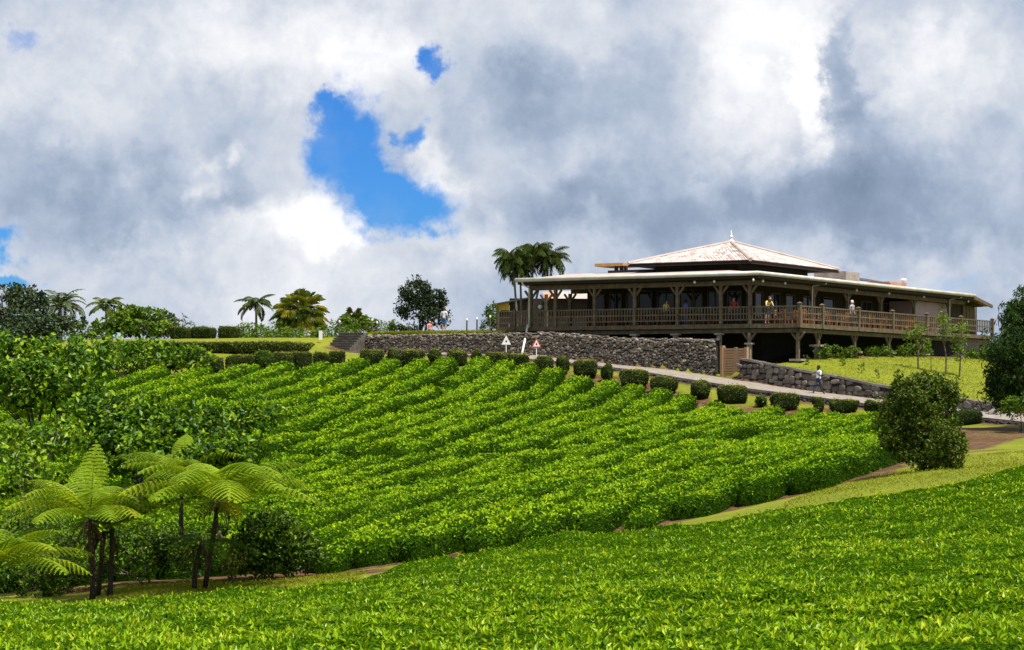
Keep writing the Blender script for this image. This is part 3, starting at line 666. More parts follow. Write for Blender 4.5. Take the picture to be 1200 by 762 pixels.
def right_wall():
    pts = pw(wallR_px); path = Path2(pts)
    tops = pw([(866, 420.5, 120.8), (908, 428.5, 118.9), (940, 435, 117.3), (977, 441, 115.8), (1013, 449, 114.2), (1060, 457.5, 112), (1116, 467, 109), (1165, 474.5, 106)])
    tz = np.array([p[2] for p in tops]); zt = lambda t: float(np.interp(t, path.s, tz)); zb = lambda t: float(np.interp(t, path.s, path.z)) - .12
    o = thing('stone_wall', 'grey wall of large fitted field stones along the lawn beside the walking person', 'wall', (*path.at(0), zb(0)))
    core_wall('core', path, zb, lambda t: zt(t) - .03, .5, MATS['mortar'], o, inset=.07)
    for tc, zc, w, h in wall_layout(path, zb, zt, .50, .32, jit=.3):
        x, y = path.at(tc); a = path.dir(tc); n = Vector((a.y, -a.x, 0)); mb = MB()
        stone_shape(mb, n * random.uniform(-.03, .05), a, n, w * random.uniform(.85, 1.1), h * random.uniform(.85, 1.2), .10 * random.uniform(.7, 1.5), tilt=.22)
        s = mb.build('stone', MATS['field_stone'], o, rnd=float(np.clip(rs.beta(2, 2.2), 0, 1))); s.location = Vector((x, y, zc)) - Vector(o.location)
    t = 0
    while t < path.len:
        w = random.uniform(.4, .8); x, y = path.at(min(t + w / 2, path.len)); a = path.dir(t); n = Vector((a.y, -a.x, 0)); mb = MB()
        sl_ = (zt(min(t + w, path.len)) - zt(t)) / w; a = Vector((a.x, a.y, sl_))
        mb3 = MB(); mb3.add([a * (-w * .48) + n * .05 + Vector((0, 0, -.06)), a * (w * .48) + n * .05 + Vector((0, 0, -.06)), a * (w * .47) - n * .5 + Vector((0, 0, -.06)), a * (-w * .47) - n * .5 + Vector((0, 0, -.06)),
                             a * (-w * .45) + n * .03 + Vector((0, 0, random.uniform(.03, .08))), a * (w * .46) + n * .02 + Vector((0, 0, random.uniform(.03, .08))), a * (w * .45) - n * .46 + Vector((0, 0, random.uniform(.03, .08))), a * (-w * .45) - n * .46 + Vector((0, 0, .05))],
                            [[3, 2, 1, 0], [4, 5, 6, 7], [0, 1, 5, 4], [1, 2, 6, 5], [2, 3, 7, 6], [3, 0, 4, 7]])
        s = mb3.build('coping_stone', MATS['field_stone'], o, rnd=float(rs.uniform(.15, .55))); s.location = Vector((x, y, zt(t + w / 2) + .01)) - Vector(o.location)
        t += w
right_wall()

# ------------------------------------------------------------------ steps
def steps():
    a = W(400, 413, 140.2); b = W(428, 413, 139.5); v = (b - a); v.z = 0; L = v.length; v.normalize(); n = Vector((v.y, -v.x, 0)); top = E + 3.66; nst = 8
    o = thing('stone_steps', 'flight of dark stone steps climbing to the lawn through the rubble wall', 'steps', (a.x, a.y, top - 1.4), math.atan2(v.y, v.x))
    for i in range(nst):
        z = top - i * .175 - (top - 1.4)
        MB().box(0, L, -(i + 1) * .33, .4 - i * .02, z - .17 - (nst - i) * .0, z).box(0.0, L, -(i + 1) * .33 - .04, -(i + 1) * .33 + .28, z - .002, z + .05).build('step', MATS['step_stone'], o)
    MB().box(.01, L - .01, -2.3, .4, -.9, .05).build('base', MATS['mortar'], o)
steps()

# ------------------------------------------------------------------ the pavilion
def R(z): return z - 1.0          # eye-relative height -> local z (the empty stands 1 m above the eye)
def pavilion():
    o = thing('pavilion_restaurant', 'large timber restaurant pavilion with pink tiled roofs and a wrap-around raised veranda deck', 'building', (DC.x, DC.y, ZB), ANG)
    wd = MATS['wood']; dk = MATS['dark_wood']
    XL = px_on_x(583, 0); YR = px_on_y(1164, 0); DT = R(3.93)
    # deck
    dm = MB(); dm.box(XL, 0, 0, 5, DT - .10, DT).box(-7, 0, 5, YR, DT - .10, DT)
    d = dm.build('deck_floor', wd, o)
    MB().box(XL, .04, -.06, -.002, R(3.70), R(3.96)).build('deck_edge_board', wd, o)
    MB().box(.002, .06, 0.0, YR, R(3.70), R(3.96)).build('deck_edge_board', wd, o)
    MB().box(XL, -.3, .18, .36, R(3.42), R(3.66)).build('deck_beam', wd, o)
    MB().box(-.36, -.18, .37, YR, R(3.42), R(3.66)).build('deck_beam', wd, o)
    for k in range(int(-XL / .9)):
        MB().box(-k * .9 - .5, -k * .9 - .42, .05, 4.8, R(3.66), R(3.825)).build('joist', dk, o)
    for k in range(int(YR / .9)):
        MB().box(-6.5, -.05, k * .9 + 5.2, k * .9 + 5.28, R(3.66), R(3.825)).build('joist', dk, o) if k * .9 + 5.2 < YR else None
    # dark backing wall added to make the space under the deck black; walls
    MB().box(-20, -5.0, 4.6, 46, R(.2), R(3.80)).build('undercroft_shade_wall', MATS['mortar'], o)
    IX, IY = -5.6, 3.7; X0 = px_on_x(688, IY)
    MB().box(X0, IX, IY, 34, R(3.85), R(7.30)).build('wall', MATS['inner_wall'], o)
    # windows / glazed doors: frame and pane each
    def window(axis, p0, p1, z0, z1, mull=1):
        a, b = (px_on_x(p0, IY), px_on_x(p1, IY)) if axis == 'x' else (px_on_y(p0, IX), px_on_y(p1, IX))
        mb = MB(); t = .07
        def bx(u0, u1, w0, w1, q0, q1):
            if axis == 'x': mb_.box(u0, u1, IY - w1, IY - w0, q0, q1)
            else: mb_.box(IX + w0, IX + w1, u0, u1, q0, q1)
        mb_ = mb; bx(a, b, .003, .05, R(z0), R(z1)); w = mb.build('window', MATS['glass'], o)
        for u0, u1, q0, q1 in [(a - t, a, z0 - t, z1 + t), (b, b + t, z0 - t, z1 + t), (a, b, z1, z1 + t), (a, b, z0 - t, z0)] + [(a + (b - a) * (i + 1) / (mull + 1) - .03, a + (b - a) * (i + 1) / (mull + 1) + .03, z0, z1) for i in range(mull)]:
            mb_ = MB(); bx(u0, u1, .002, .11, R(q0), R(q1)); mb_.build('frame', wd, w)
    for p0, p1, z0, z1, ml in ((696, 708, 4.0, 6.1, 0), (716, 728, 4.9, 6.1, 1), (736, 744, 4.0, 6.1, 0), (750, 764, 4.0, 6.25, 0), (772, 790, 4.9, 6.2, 1), (798, 812, 4.0, 6.25, 0), (815, 823, 4.0, 6.0, 0), (831, 846, 4.9, 6.1, 1), (854, 868, 4.0, 6.1, 0)):
        window('x', p0, p1, z0, z1, ml)
    for p0, p1, z0, z1, ml in ((884, 892, 4.0, 6.1, 0), (902, 912, 4.9, 6.1, 1), (920, 929, 4.0, 6.1, 0), (940, 952, 4.9, 6.1, 1), (964, 976, 4.0, 6.15, 0), (990, 1000, 4.9, 6.1, 1), (1008, 1020, 4.0, 6.1, 1), (1034, 1050, 4.9, 6.1, 1)):
        window('y', p0, p1, z0, z1, ml)
    # veranda roof: front strip, right-hand strip, hipped end
    EX, EY = -2.35, -.75; EZ = 6.95; XE = px_on_x(606, EY); YE = px_on_y(1141, EX); YE2 = px_on_y(1159, EX); sl = .105; D = 6.5
    rt = .10
    def slab(name, quad, mat, th=rt):
        mb = MB(); lo = [Vector(q) - Vector((0, 0, th)) for q in quad]; mb.add(list(quad) + lo, [[0, 1, 2, 3], [7, 6, 5, 4], [0, 4, 5, 1], [1, 5, 6, 2], [2, 6, 7, 3], [3, 7, 4, 0]]); return mb.build(name, mat, o)
    zi = R(EZ + .05 + sl * D)
    # front roof in sheets so that seams show as joints
    nf = 22
    for i in range(nf):
        xa = XE + (EX - XE) * i / nf; xb = XE + (EX - XE) * (i + 1) / nf - .025
        ia = min(xa, EX - D); ib = min(xb, EX - D)
        dep_a = min(D, EX - xa); dep_b = min(D, EX - xb)
        fa = R(EZ + .05); q = [(xa, EY, fa), (xb, EY, fa), (xb, EY + dep_b, fa + sl * dep_b), (xa, EY + dep_a, fa + sl * dep_a)]
        slab('roof_sheet', q, MATS['roof_sheet'])
    nr = 26
    for i in range(nr):
        ya = EY + (YE - EY) * i / nr; yb = EY + (YE - EY) * (i + 1) / nr - .025
        da = min(D, ya - EY); db = min(D, yb - EY); fa = R(EZ + .05)
        slab('roof_sheet', [(EX, ya, fa), (EX, yb, fa), (EX - db, yb, fa + sl * db), (EX - da, ya, fa + sl * da)], MATS['roof_sheet'])
    fa = R(EZ + .05)
    slab('roof_end', [(EX, YE, fa), (EX + .3, YE2, R(6.36)), (EX - 7, YE2, R(6.36)), (EX - D, YE, fa + sl * D)], MATS['roof_sheet'])
    slab('roof_flat', [(EX - D, EY + D, zi), (EX - D, YE, zi), (-18, YE, zi), (-18, EY + D, zi)], MATS['roof_sheet'])
    # ceiling, dark boards
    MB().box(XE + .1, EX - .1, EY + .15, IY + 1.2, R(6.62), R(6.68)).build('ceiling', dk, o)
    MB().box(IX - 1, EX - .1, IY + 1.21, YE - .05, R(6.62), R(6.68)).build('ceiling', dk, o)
    # gutters and eave beams
    g = MB(); g.tube([(XE - .1, EY - .08, R(EZ)), (EX + .08, EY - .08, R(EZ))], .13, 8); g.build('gutter', MATS['gutter_paint'], o, True)
    g = MB(); g.tube([(EX + .08, EY - .02, R(EZ)), (EX + .08, YE + .1, R(EZ))], .13, 8); g.build('gutter', MATS['gutter_paint'], o, True)
    MB().box(XE, EX, EY + .02, EY + .10, R(6.66), R(6.97)).build('fascia', dk, o)
    MB().box(EX - .1, EX - .02, EY + .11, YE, R(6.66), R(6.97)).build('fascia', dk, o)
    MB().bar((EX - .02, YE, R(6.85)), (EX + .28, YE2, R(6.25)), .10, .24).build('fascia', wd, o)
    for k in range(5):
        yy = YE + (YE2 - YE) * (k + .6) / 5.4; MB().bar((EX - .3, yy, R(6.72 - .5 * (k + .6) / 5.4)), (EX - 4, yy, R(6.72 - .5 * (k + .6) / 5.4)), .1, .14).build('rafter', wd, o)
    PX_ = -3.05
    MB().box(XE + .4, PX_ + .1, -.09, .11, R(6.30), R(6.58)).build('eave_beam', wd, o)
    MB().box(PX_ - .1, PX_ + .1, .115, YE, R(6.30), R(6.58)).build('eave_beam', wd, o)
    MB().box(XE + .4, X0 + 1.5, 4.9, 5.1, R(6.30), R(6.58)).build('eave_beam', wd, o)
    # posts with V braces
    def post(x, y, z0, z1, along, w=.19, braces=True, name='post', bl=.46, down=False):
        p = MB().box(x - w / 2, x + w / 2, y - w / 2, y + w / 2, R(z0), R(z1)).build(name, wd, o)
        if braces:
            for s in (-1, 1):
                dx, dy = (s * bl, 0) if along == 'x' else (0, s * bl); ex, ey = (s * w / 2, 0) if along == 'x' else (0, s * w / 2)
                MB().bar((x + ex * .6, y + ey * .6, R(z1 - bl * 1.15)), (x + dx, y + dy, R(z1 - .02)), .11, .12).build('brace', wd, p)
        return p
    for px in (622, 651, 697, 744, 794, 845, 879): post(px_on_x(px, .01), .01, 3.93, 6.31, 'x')
    for px in (640, 668): post(px_on_x(px, 5.0), 5.0, 3.93, 6.31, 'x')
    for px in (953, 993, 1032, 1071, 1112): post(PX_, px_on_y(px, PX_), 3.93, 6.31, 'y')
    # end room: pink plaster, timber panels
    ya, yb, yc, yd = px_on_y(1073, -3.5), px_on_y(1112, -3.5), px_on_y(1127, -3.5), px_on_y(1145, -3.5)
    MB().box(-5.5, -3.5, ya, yb, R(3.94), R(6.3)).build('room_wall', MATS['pink_plaster'], o)
    MB().box(-5.5, -3.52, yb + .003, yc, R(3.94), R(6.6)).build('room_wall', MATS['inner_wall'], o)
    MB().box(-9.5, -3.5, yc + .003, yd, R(3.94), R(6.6)).build('room_wall', MATS['inner_wall'], o)
    for k in range(4):
        u = yc + .15 + (yd - yc - .3) * k / 4; w = (yd - yc - .3) / 4 - .12
        MB().box(-3.497, -3.44, u, u + w, R(4.6), R(6.3)).build('shutter', wd, o)
    # railings: rails, posts, balusters
    bal = MB().box(-.03, .03, -.03, .03, 0, .80).mesh('baluster', wd)
    rl = MB().box(XL, 0, -.05, .05, R(4.94), R(5.02)).build('railing', wd, o)
    for z in (4.53, 4.17): MB().box(XL, -.08, -.035, .035, R(z), R(z + .08)).build('rail', wd, rl)
    n = int(-XL / .205)
    for k in range(n):
        b = mobj('baluster', bal, rl); b.location = (XL + .12 + k * .205, 0, R(4.16))
    rr = MB().box(-.05, .05, .052, YR, R(4.94), R(5.02)).build('railing', wd, o)
    for z in (4.53, 4.17): MB().box(-.035, .035, .08, YR, R(z), R(z + .08)).build('rail', wd, rr)
    n = int(YR / .31)
    for k in range(n):
        b = mobj('baluster', bal, rr); b.location = (0, .2 + k * .31, R(4.16))
    for px in (584, 603): MB().box(px_on_x(px, -.02) - .08, px_on_x(px, -.02) + .08, -.10, .06, R(3.75), R(5.12)).build('rail_post', wd, rl)
    ry = [0] + [px_on_y(p, 0) for p in (963.5, 1006, 1046, 1086, 1126.5, 1163)]
    for y in ry:
        q = MB().box(-.11, .11, y - .10, y + .12, R(3.72), R(5.14)).build('rail_post', wd, rr)
        MB().add([(-.14, y - .13, R(5.14)), (.14, y - .13, R(5.14)), (.14, y + .15, R(5.14)), (-.14, y + .15, R(5.14)), (0, y + .01, R(5.24))], [[3, 2, 1, 0], [0, 1, 4], [1, 2, 4], [2, 3, 4], [3, 0, 4]]).build('post_cap', wd, q)
    # low end railing to the left
    # supports under the deck
    def gz(x, y): p = loc(x, y); return G(p.x, p.y) - E
    cc = MATS['concrete']
    def pier(x, y, zt, w=.26, cap=True, zb=None):
        zb_ = (gz(x, y) - .3) if zb is None else zb
        p = MB().box(x - w / 2, x + w / 2, y - w / 2, y + w / 2, R(zb_), R(zt)).build('pier', cc, o)
        if cap: MB().box(x - w * .95, x + w * .95, y - w * .95, y + w * .95, R(zt), R(zt + .10)).build('pier_cap', cc, p)
    for px in (652, 697, 744, 792):
        x = px_on_x(px, .12); pier(x, .12, 3.32, zb=2.7)
    x = px_on_x(843, .05); pier(x, .05, 3.32, w=.24, zb=.4)
    x = px_on_x(878.5, .05); pier(x, .05, 2.72, w=.24, zb=.4); post(x, .05, 2.82, 3.45, 'x', w=.18, bl=.42)
    def low_post(x, y, al, zf):
        z = gz(x, y); zf = max(zf, z + .1)
        MB().box(x - .38, x + .38, y - .38, y + .38, R(zf - .12), R(zf)).build('footing', cc, o)
        MB().box(x - .16, x + .16, y - .16, y + .16, R(z - .3), R(zf - .12)).build('pier', cc, o)
        post(x, y, zf, 3.45, al, w=.18, bl=.42)
    low_post(-.25, .28, 'x', 1.85)
    for y, zf in zip(ry[1:-1], (2.75, 2.45, 2.5, 2.5, 2.5)): low_post(-.27, y, 'y', zf)
    # clerestory, upper roof of overlapping tile courses, hips and finial
    MB().box(-12.9, -6.8, 4.9, 14.5, R(6.9), R(8.10)).build('clerestory_wall', dk, o)
    ex0, ex1, ey0, ey1, ez, pz = -14.1, -5.2, 3.5, 15.9, 8.06, 9.68; cx, cy = (ex0 + ex1) / 2 - .15, (ey0 + ey1) / 2 - .3
    apex = Vector((cx, cy, R(pz))); cn = [Vector((ex0, ey0, R(ez))), Vector((ex1, ey0, R(ez))), Vector((ex1, ey1, R(ez))), Vector((ex0, ey1, R(ez)))]
    rb = MB(); rb.add([c - Vector((0, 0, .04)) for c in cn] + [apex - Vector((0, 0, .06))] + [c - Vector((0, 0, .16)) for c in cn], [[0, 1, 4], [1, 2, 4], [2, 3, 4], [3, 0, 4], [8, 7, 6, 5], [0, 5, 6, 1], [1, 6, 7, 2], [2, 7, 8, 3], [3, 8, 5, 0]])
    ur = rb.build('upper_roof', dk, o)
    for k in range(4):
        A, B = cn[k], cn[(k + 1) % 4]; mb = MB(); rn = []; rows = 17; e = (B - A).normalized(); nrm = (B - A).cross(apex - A).normalized()
        for r in range(rows):
            t0, t1 = r / rows, (r + 1) / rows + .012; a0, b0 = A.lerp(apex, t0), B.lerp(apex, t0); a1 = A.lerp(apex, min(t1, 1)); b1 = B.lerp(apex, min(t1, 1)); Lr = (b0 - a0).length; nt_ = max(1, int(round(Lr / .27)))
            for j in range(nt_):
                u0, u1 = j / nt_, (j + .94) / nt_; p0, p1 = a0.lerp(b0, u0), a0.lerp(b0, u1); pm = (p0 + p1) / 2
                L1 = (b1 - a1).length; q0 = a1.lerp(b1, u0); q1 = a1.lerp(b1, u1); qm = (q0 + q1) / 2; up_ = nrm * .055; lo = nrm * .035
                kk = len(mb.v); mb.add([p0 + lo, pm + up_ * .75, p1 + lo, q1, qm + up_ * .7, q0, p0, p1], [[0, 1, 4, 5], [1, 2, 3, 4], [6, 7, 2, 1, 0]]); rn += [float(rs.rand())] * (len(mb.v) - kk)
        tl = mobj('roof_tiles', raw_mesh('roof_tiles', np.array(mb.v), mb.f, MATS['roof_tile'], False, np.array(rn)), ur); tl['kind'] = 'stuff'
        h = MB(); h.tube([A + nrm * .03, A.lerp(apex, .5) + Vector((0, 0, .05)), apex + Vector((0, 0, .03))], [.13, .12, .12], 7); h.build('hip_cap', MATS['roof_sheet'], ur)
    f = MB(); f.lathe(apex, [(.22, -.1), (.20, .08), (.13, .14), (.10, .30), (.15, .36), (.08, .44), (.055, .52), (.07, .56), (.03, .62), (.008, .80)], 10); f.build('finial', MATS['white_paint'], ur, True)
    MB().bar((ex0, ey0 + .03, R(ez - .13)), (ex1, ey0 + .03, R(ez - .13)), .06, .16).build('upper_fascia', dk, ur)
    MB().bar((ex1 - .03, ey0, R(ez - .13)), (ex1 - .03, ey1, R(ez - .13)), .06, .16).build('upper_fascia', dk, ur)
    # dark parapet and the orange timber eave of the roof behind
    MB().box(px_on_x(712, 5), -13.0, 5.0, 5.3, R(7.25), R(7.78)).build('parapet', dk, o)
    for px in (722, 728, 733): x = px_on_x(px, 5.4); MB().box(x - .1, x + .1, 5.31, 5.5, R(7.6), R(8.08)).build('parapet_post', dk, o)
    MB().box(px_on_x(704, 6), px_on_x(737, 6), 5.2, 7.5, R(8.08), R(8.28)).build('timber_eave', MATS['orange_timber'], o)
    y0, y1 = px_on_y(985, -6), px_on_y(1001, -6); MB().box(-8, -5.6, y0, y1, R(7.44), R(8.10)).build('roof_box', MATS['concrete'], o)
    y0, y1 = px_on_y(1003, -6), px_on_y(1037, -6); MB().add([(-5.5, y0, R(7.60)), (-5.5, y1, R(7.60)), (-7.5, y1, R(7.99)), (-7.5, y0, R(7.99)), (-5.5, y0, R(7.54)), (-5.5, y1, R(7.54)), (-7.5, y1, R(7.84)), (-7.5, y0, R(7.84))], [[0, 1, 2, 3], [7, 6, 5, 4], [0, 4, 5, 1], [1, 5, 6, 2], [2, 6, 7, 3], [3, 7, 4, 0]]).build('roof_panel', MATS['slate'], o)
    y0, y1 = px_on_y(1038, -6.5), px_on_y(1058, -6.5); MB().box(-8, -6.2, y0, y1, R(7.54), R(7.80)).build('roof_vent', MATS['terracotta'], o)
    MB().lathe((-6.3, y1 - .3, R(7.74)), [(.12, 0), (.12, .25), (.25, .27), (.2, .38), (.02, .42)], 8).build('roof_vent', MATS['white_paint'], o)
    # downpipes
    def pipe(pts, r=.05): m_ = MB(); m_.tube(pts, r, 8); return m_.build('downpipe', MATS['gutter_paint'], o, True)
    xp = px_on_x(620, -.25); pipe([(px_on_x(612, EY), EY - .05, R(EZ - .1)), (px_on_x(613, EY), EY - .05, R(6.65)), (xp, -.25, R(6.45)), (xp, -.25, R(3.9))], .06)
    m_ = MB(); g1 = W(619, 380, 132.4); g0 = W(611.5, 416, 129.4); inv = lambda v: ((v - DC).dot(LX), (v - DC).dot(LY), v.z - ZB)
    m_.tube([inv(g1), inv(g0)], .075, 8); m_.build('downpipe', MATS['white_paint'], o, True)
    for px in (952, 1113):
        y = px_on_y(px, PX_ + .18); pipe([(EX + .02, y + .9, R(EZ - .08)), (EX, y + .9, R(6.72)), (PX_ + .18, y, R(6.55)), (PX_ + .18, y, R(3.93))])
    lm = MB(); lm.lathe((0, 0, 0), [(.02, .1), (.05, .05), (.075, 0), (.06, -.08), (.02, -.10)], 8); lme = lm.mesh('eave_lamp', MATS['lamp_globe'], True)
    for px in (814, 837):
        l = mobj('eave_lamp', lme, o); l.location = (px_on_x(px, EY + .25), EY + .25, R(6.55))
    for px in (883, 894, 920, 1004, 1042, 1083, 1135):
        l = mobj('eave_lamp', lme, o); l.location = (EX - .25, px_on_y(px, EX - .25), R(6.55))
    return o
pav = pavilion()

# ------------------------------------------------------------------ annex behind the left end
def annex():
    d = 152; a = W(581, 362, d); o = thing('annex_building', 'low dark annex with pink tiled roof and mustard yellow gable end behind the veranda', 'building', (a.x, a.y, E + 3.2)); b = W(700, 362, d); w = b.x - a.x
    zr = lambda py: W(640, py, d).z - (E + 3.2)
    x = lambda px: W(px, 360, d).x - a.x
    MB().box(x(597), w, 0, 6, -.8, zr(350)).build('wall', MATS['dark_wood'], o)
    MB().box(.02, x(596.5), .03, 6, -.8, zr(364)).build('wall', MATS['dark_wood'], o)
    MB().add([(0, 0, zr(364)), (x(596.5), 0, zr(364)), (x(596.5), 0, zr(354.5)), (0, 0, zr(358)), (0, 6, zr(364)), (x(596.5), 6, zr(364)), (x(596.5), 6, zr(354.5)), (0, 6, zr(358))], [[3, 2, 1, 0][::-1], [4, 5, 6, 7][::-1], [0, 1, 5, 4], [1, 2, 6, 5], [2, 3, 7, 6], [3, 0, 4, 7]]).build('gable_end', MATS['yellow_wall'], o)
    MB().add([(-.3, -.25, zr(358.5)), (x(622), -.25, zr(349.5)), (x(622), 6, zr(349.5)), (-.3, 6, zr(358.5)), (-.3, -.25, zr(357)), (x(622), -.25, zr(348)), (x(622), 6, zr(348)), (-.3, 6, zr(357))], [[3, 2, 1, 0], [4, 5, 6, 7], [0, 1, 5, 4], [1, 2, 6, 5], [2, 3, 7, 6], [3, 0, 4, 7]]).build('lean_to_roof', MATS['slate'], o)
    def roof(p0, p1, top, mat):
        MB().add([(x(p0), -.4, zr(350)), (x(p1), -.4, zr(350)), (x(p1), 3, zr(top)), (x(p0), 3, zr(top)), (x(p0), 6, zr(350)), (x(p1), 6, zr(350))], [[0, 1, 2, 3], [3, 2, 5, 4], [1, 0, 4, 5], [0, 3, 4], [1, 5, 2]]).build('roof', mat, o)
    roof(637, 651, 340, MATS['terracotta']); roof(651.5, 700, 339, MATS['roof_sheet'])
annex()

# ------------------------------------------------------------------ gate
def gate():
    a = W(848.5, 444, 122.6); b = W(874, 444, 121.4); v = b - a; v.z = 0; L = v.length; ang = math.atan2(v.y, v.x); z0 = G(a.x, a.y)
    o = thing('wooden_gate', 'two-leaf light brown timber gate below the veranda between stone walls', 'gate', (a.x, a.y, z0 - .05), ang); H = W(860, 407, 122).z - z0 + .05; wd = MATS['gate_wood']
    for lo, hi in ((0, .53 * L), (.54 * L, L)):
        leaf = MB(); leaf.box(lo, lo + .10, -.05, .03, .05, H).box(hi - .10, hi, -.05, .03, .05, H); f = leaf.build('gate_leaf', wd, o)
        n = 11
        for k in range(n): z = .08 + (H - .12) * k / n; MB().box(lo + .10, hi - .10, -.045 + .012 * (k % 2), .01, z, z + (H - .12) / n - .025).build('board', wd, f)
    MB().box(-.22, -.02, -.12, .12, -.1, H + .1).build('gate_post', wd, o); MB().box(L + .01, L + .14, -.10, .10, -.1, H).build('gate_post', wd, o)
    # rough quoins that end the tall wall beside the gate
gate()

# ------------------------------------------------------------------ clipped hedges
def hedge_mesh(w, dpt, h, power, leafL, dens, mat, under, seed, bump=.09, topbright=.55, name='foliage', narrow=0.0):
    nu, nv = 28, 14; u = np.linspace(0, 2 * np.pi, nu, endpoint=False); v = np.linspace(-.5 * np.pi, .5 * np.pi, nv)
    U, Vv = np.meshgrid(u, v); sg = lambda a, p: np.sign(a) * np.abs(a) ** p
    e = power; x = sg(np.cos(Vv), e) * sg(np.cos(U), e); y = sg(np.cos(Vv), e) * sg(np.sin(U), e); z = sg(np.sin(Vv), e)
    k = 1 - narrow * np.clip(-z, 0, 1) ** 1.5
    P = np.stack([x * w / 2 * k, y * dpt / 2 * k, z * h / 2 + h / 2], 2).reshape(-1, 3)
    nrm = unit(np.stack([x / w, y / dpt, z / h], 2).reshape(-1, 3) + 1e-6)
    P = P + nrm * (bump * 2 * vnoise(P[:, 0] * 3 + seed * 7.1, P[:, 2] * 3 + P[:, 1] * 2.3, seed) + bump * vnoise(P[:, 0] * 8 + seed, P[:, 2] * 8 + P[:, 1] * 6, seed + 3))[:, None]
    P[:, 2] = np.maximum(P[:, 2], -.05)
    i = np.arange(nu * (nv - 1)); r = i // nu; c = i % nu; F = np.c_[r * nu + c, r * nu + (c + 1) % nu, (r + 1) * nu + (c + 1) % nu, (r + 1) * nu + c]
    S, nn = sample_surface(P, F, lambda t: t * dens)
    # orient outwards
    out = unit(np.c_[S[:, 0] / w ** 2, S[:, 1] / dpt ** 2, (S[:, 2] - h / 2) / h ** 2]); nn = np.where((nn * out).sum(1, keepdims=True) < 0, -nn, nn)
    S = S + nn * np.where(rs.rand(len(S)) < .05, rs.uniform(.04, .13, len(S)), 0)[:, None]
    LV, LF = leaves(S - nn * .03, nn, leafL * rs.uniform(.6, 1.35, len(S)), asp=.5, up=.4, rnd=.8)
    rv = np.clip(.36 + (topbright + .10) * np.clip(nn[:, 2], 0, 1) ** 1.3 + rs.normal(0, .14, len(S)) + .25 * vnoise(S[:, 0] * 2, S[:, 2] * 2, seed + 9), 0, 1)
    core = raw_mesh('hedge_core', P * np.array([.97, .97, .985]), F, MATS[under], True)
    return core, raw_mesh(name, LV, LF, MATS[mat], False, np.repeat(rv, 4))
hd_x = [133, 240, 300, 400, 430, 560, 605, 640, 686, 743, 778, 820, 858, 920, 988, 1023, 1130, 1200]
hd_d = [117, 118.2, 119.8, 122.5, 123.8, 126, 124.2, 122.2, 119.9, 117.4, 115.9, 114.6, 113.5, 111.2, 108.9, 107.7, 102, 99]
def hedge(x0, x1, y0, y1, label, d=None, mat='hedge_leaf', power=.5, grp='clipped hedges along the road', name='clipped_hedge', depth=None, leafL=.085, dens=330, seed=[1], topbright=.55, narrow=.12, cat='hedge'):
    d = float(np.interp((x0 + x1) / 2, hd_x, hd_d)) if d is None else d
    a = W(x0, y1, d); b = W(x1, y1, d); t = W(x0, y0, d); w = (b.x - a.x); cx = (a.x + b.x) / 2; g = G(cx, d); h = max(.35, W((x0 + x1) / 2, y0, d).z - g)
    seed[0] += 1; h *= .93 if y1 > 405 and d < 127 else 1
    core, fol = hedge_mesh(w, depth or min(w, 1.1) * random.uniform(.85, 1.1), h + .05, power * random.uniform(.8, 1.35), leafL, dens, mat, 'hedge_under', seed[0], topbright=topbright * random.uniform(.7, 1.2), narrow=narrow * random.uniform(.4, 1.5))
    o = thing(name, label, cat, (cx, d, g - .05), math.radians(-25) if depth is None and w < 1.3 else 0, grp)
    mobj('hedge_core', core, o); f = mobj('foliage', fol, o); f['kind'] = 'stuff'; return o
LBR = 'rounded box-clipped olive hedge beside the road above the tea rows'
LBS = 'short box-clipped olive hedge before the rubble wall'
LBL = 'low box-clipped dark hedge in the line left of the stone steps'
for x0, x1, y0, y1 in ((240, 262, 417, 430), (264, 297, 415, 429), (319, 343, 412, 428), (343, 366, 411, 427), (366, 386, 412, 427), (385, 403, 410, 424)):
    hedge(x0, x1, y0, y1, LBL, power=.35, grp='low hedges left of the steps', depth=.9)
hedge(296, 321, 408, 430, 'bright green loose bush standing among the dark hedges left of the steps', mat='green_leaf', power=.7, grp=None, name='round_bush', leafL=.11, topbright=.4, cat='bush')
hedge(267, 290, 427, 439, 'low green clipped bush in front of the dark hedges at the field corner', d=114, mat='green_leaf', power=.5, grp=None, name='round_bush', topbright=.3, cat='bush')
for x0, x1, y0, y1 in ((422, 450, 408, 423), (471, 496, 409, 422), (525, 547, 409, 422)): hedge(x0, x1, y0, y1, LBS, power=.4, grp='box hedges before the rubble wall')
for x0, x1, y0, y1 in ((452, 470, 408, 424), (502, 517, 407, 421), (553, 566, 408, 423)): hedge(x0, x1, y0, y1, 'small round clipped bush between box hedges before the rubble wall', power=.75, grp='round bushes before the rubble wall', name='round_bush', cat='bush')
hedge(570, 594, 412, 430, 'box hedge touching its neighbour beside the white backed triangular sign', power=.4, grp=None)
hedge(592, 620, 414, 432, 'box hedge below the slanting white pipe', power=.4, grp=None)
for x0, x1, y0, y1 in ((626, 648, 416, 435), (672, 700, 421, 442), (726, 760, 432, 452), (761, 795, 440, 462), (809, 832, 445, 469), (841, 877, 450, 472), (903, 937, 460, 483), (971, 1005, 467, 484), (1014, 1034, 468, 484)):
    hedge(x0, x1, y0, y1, LBR, power=.5, grp='rounded hedges along the road', narrow=.22)
for x0, x1, y0, y1 in ((653, 667, 416, 437), (705, 719, 426, 443), (952, 966, 463, 485)):
    hedge(x0, x1, y0, y1, 'small upright round bush between larger clipped hedges beside the road', power=.75, grp='small round bushes along the road', name='round_bush', narrow=.3, cat='bush')
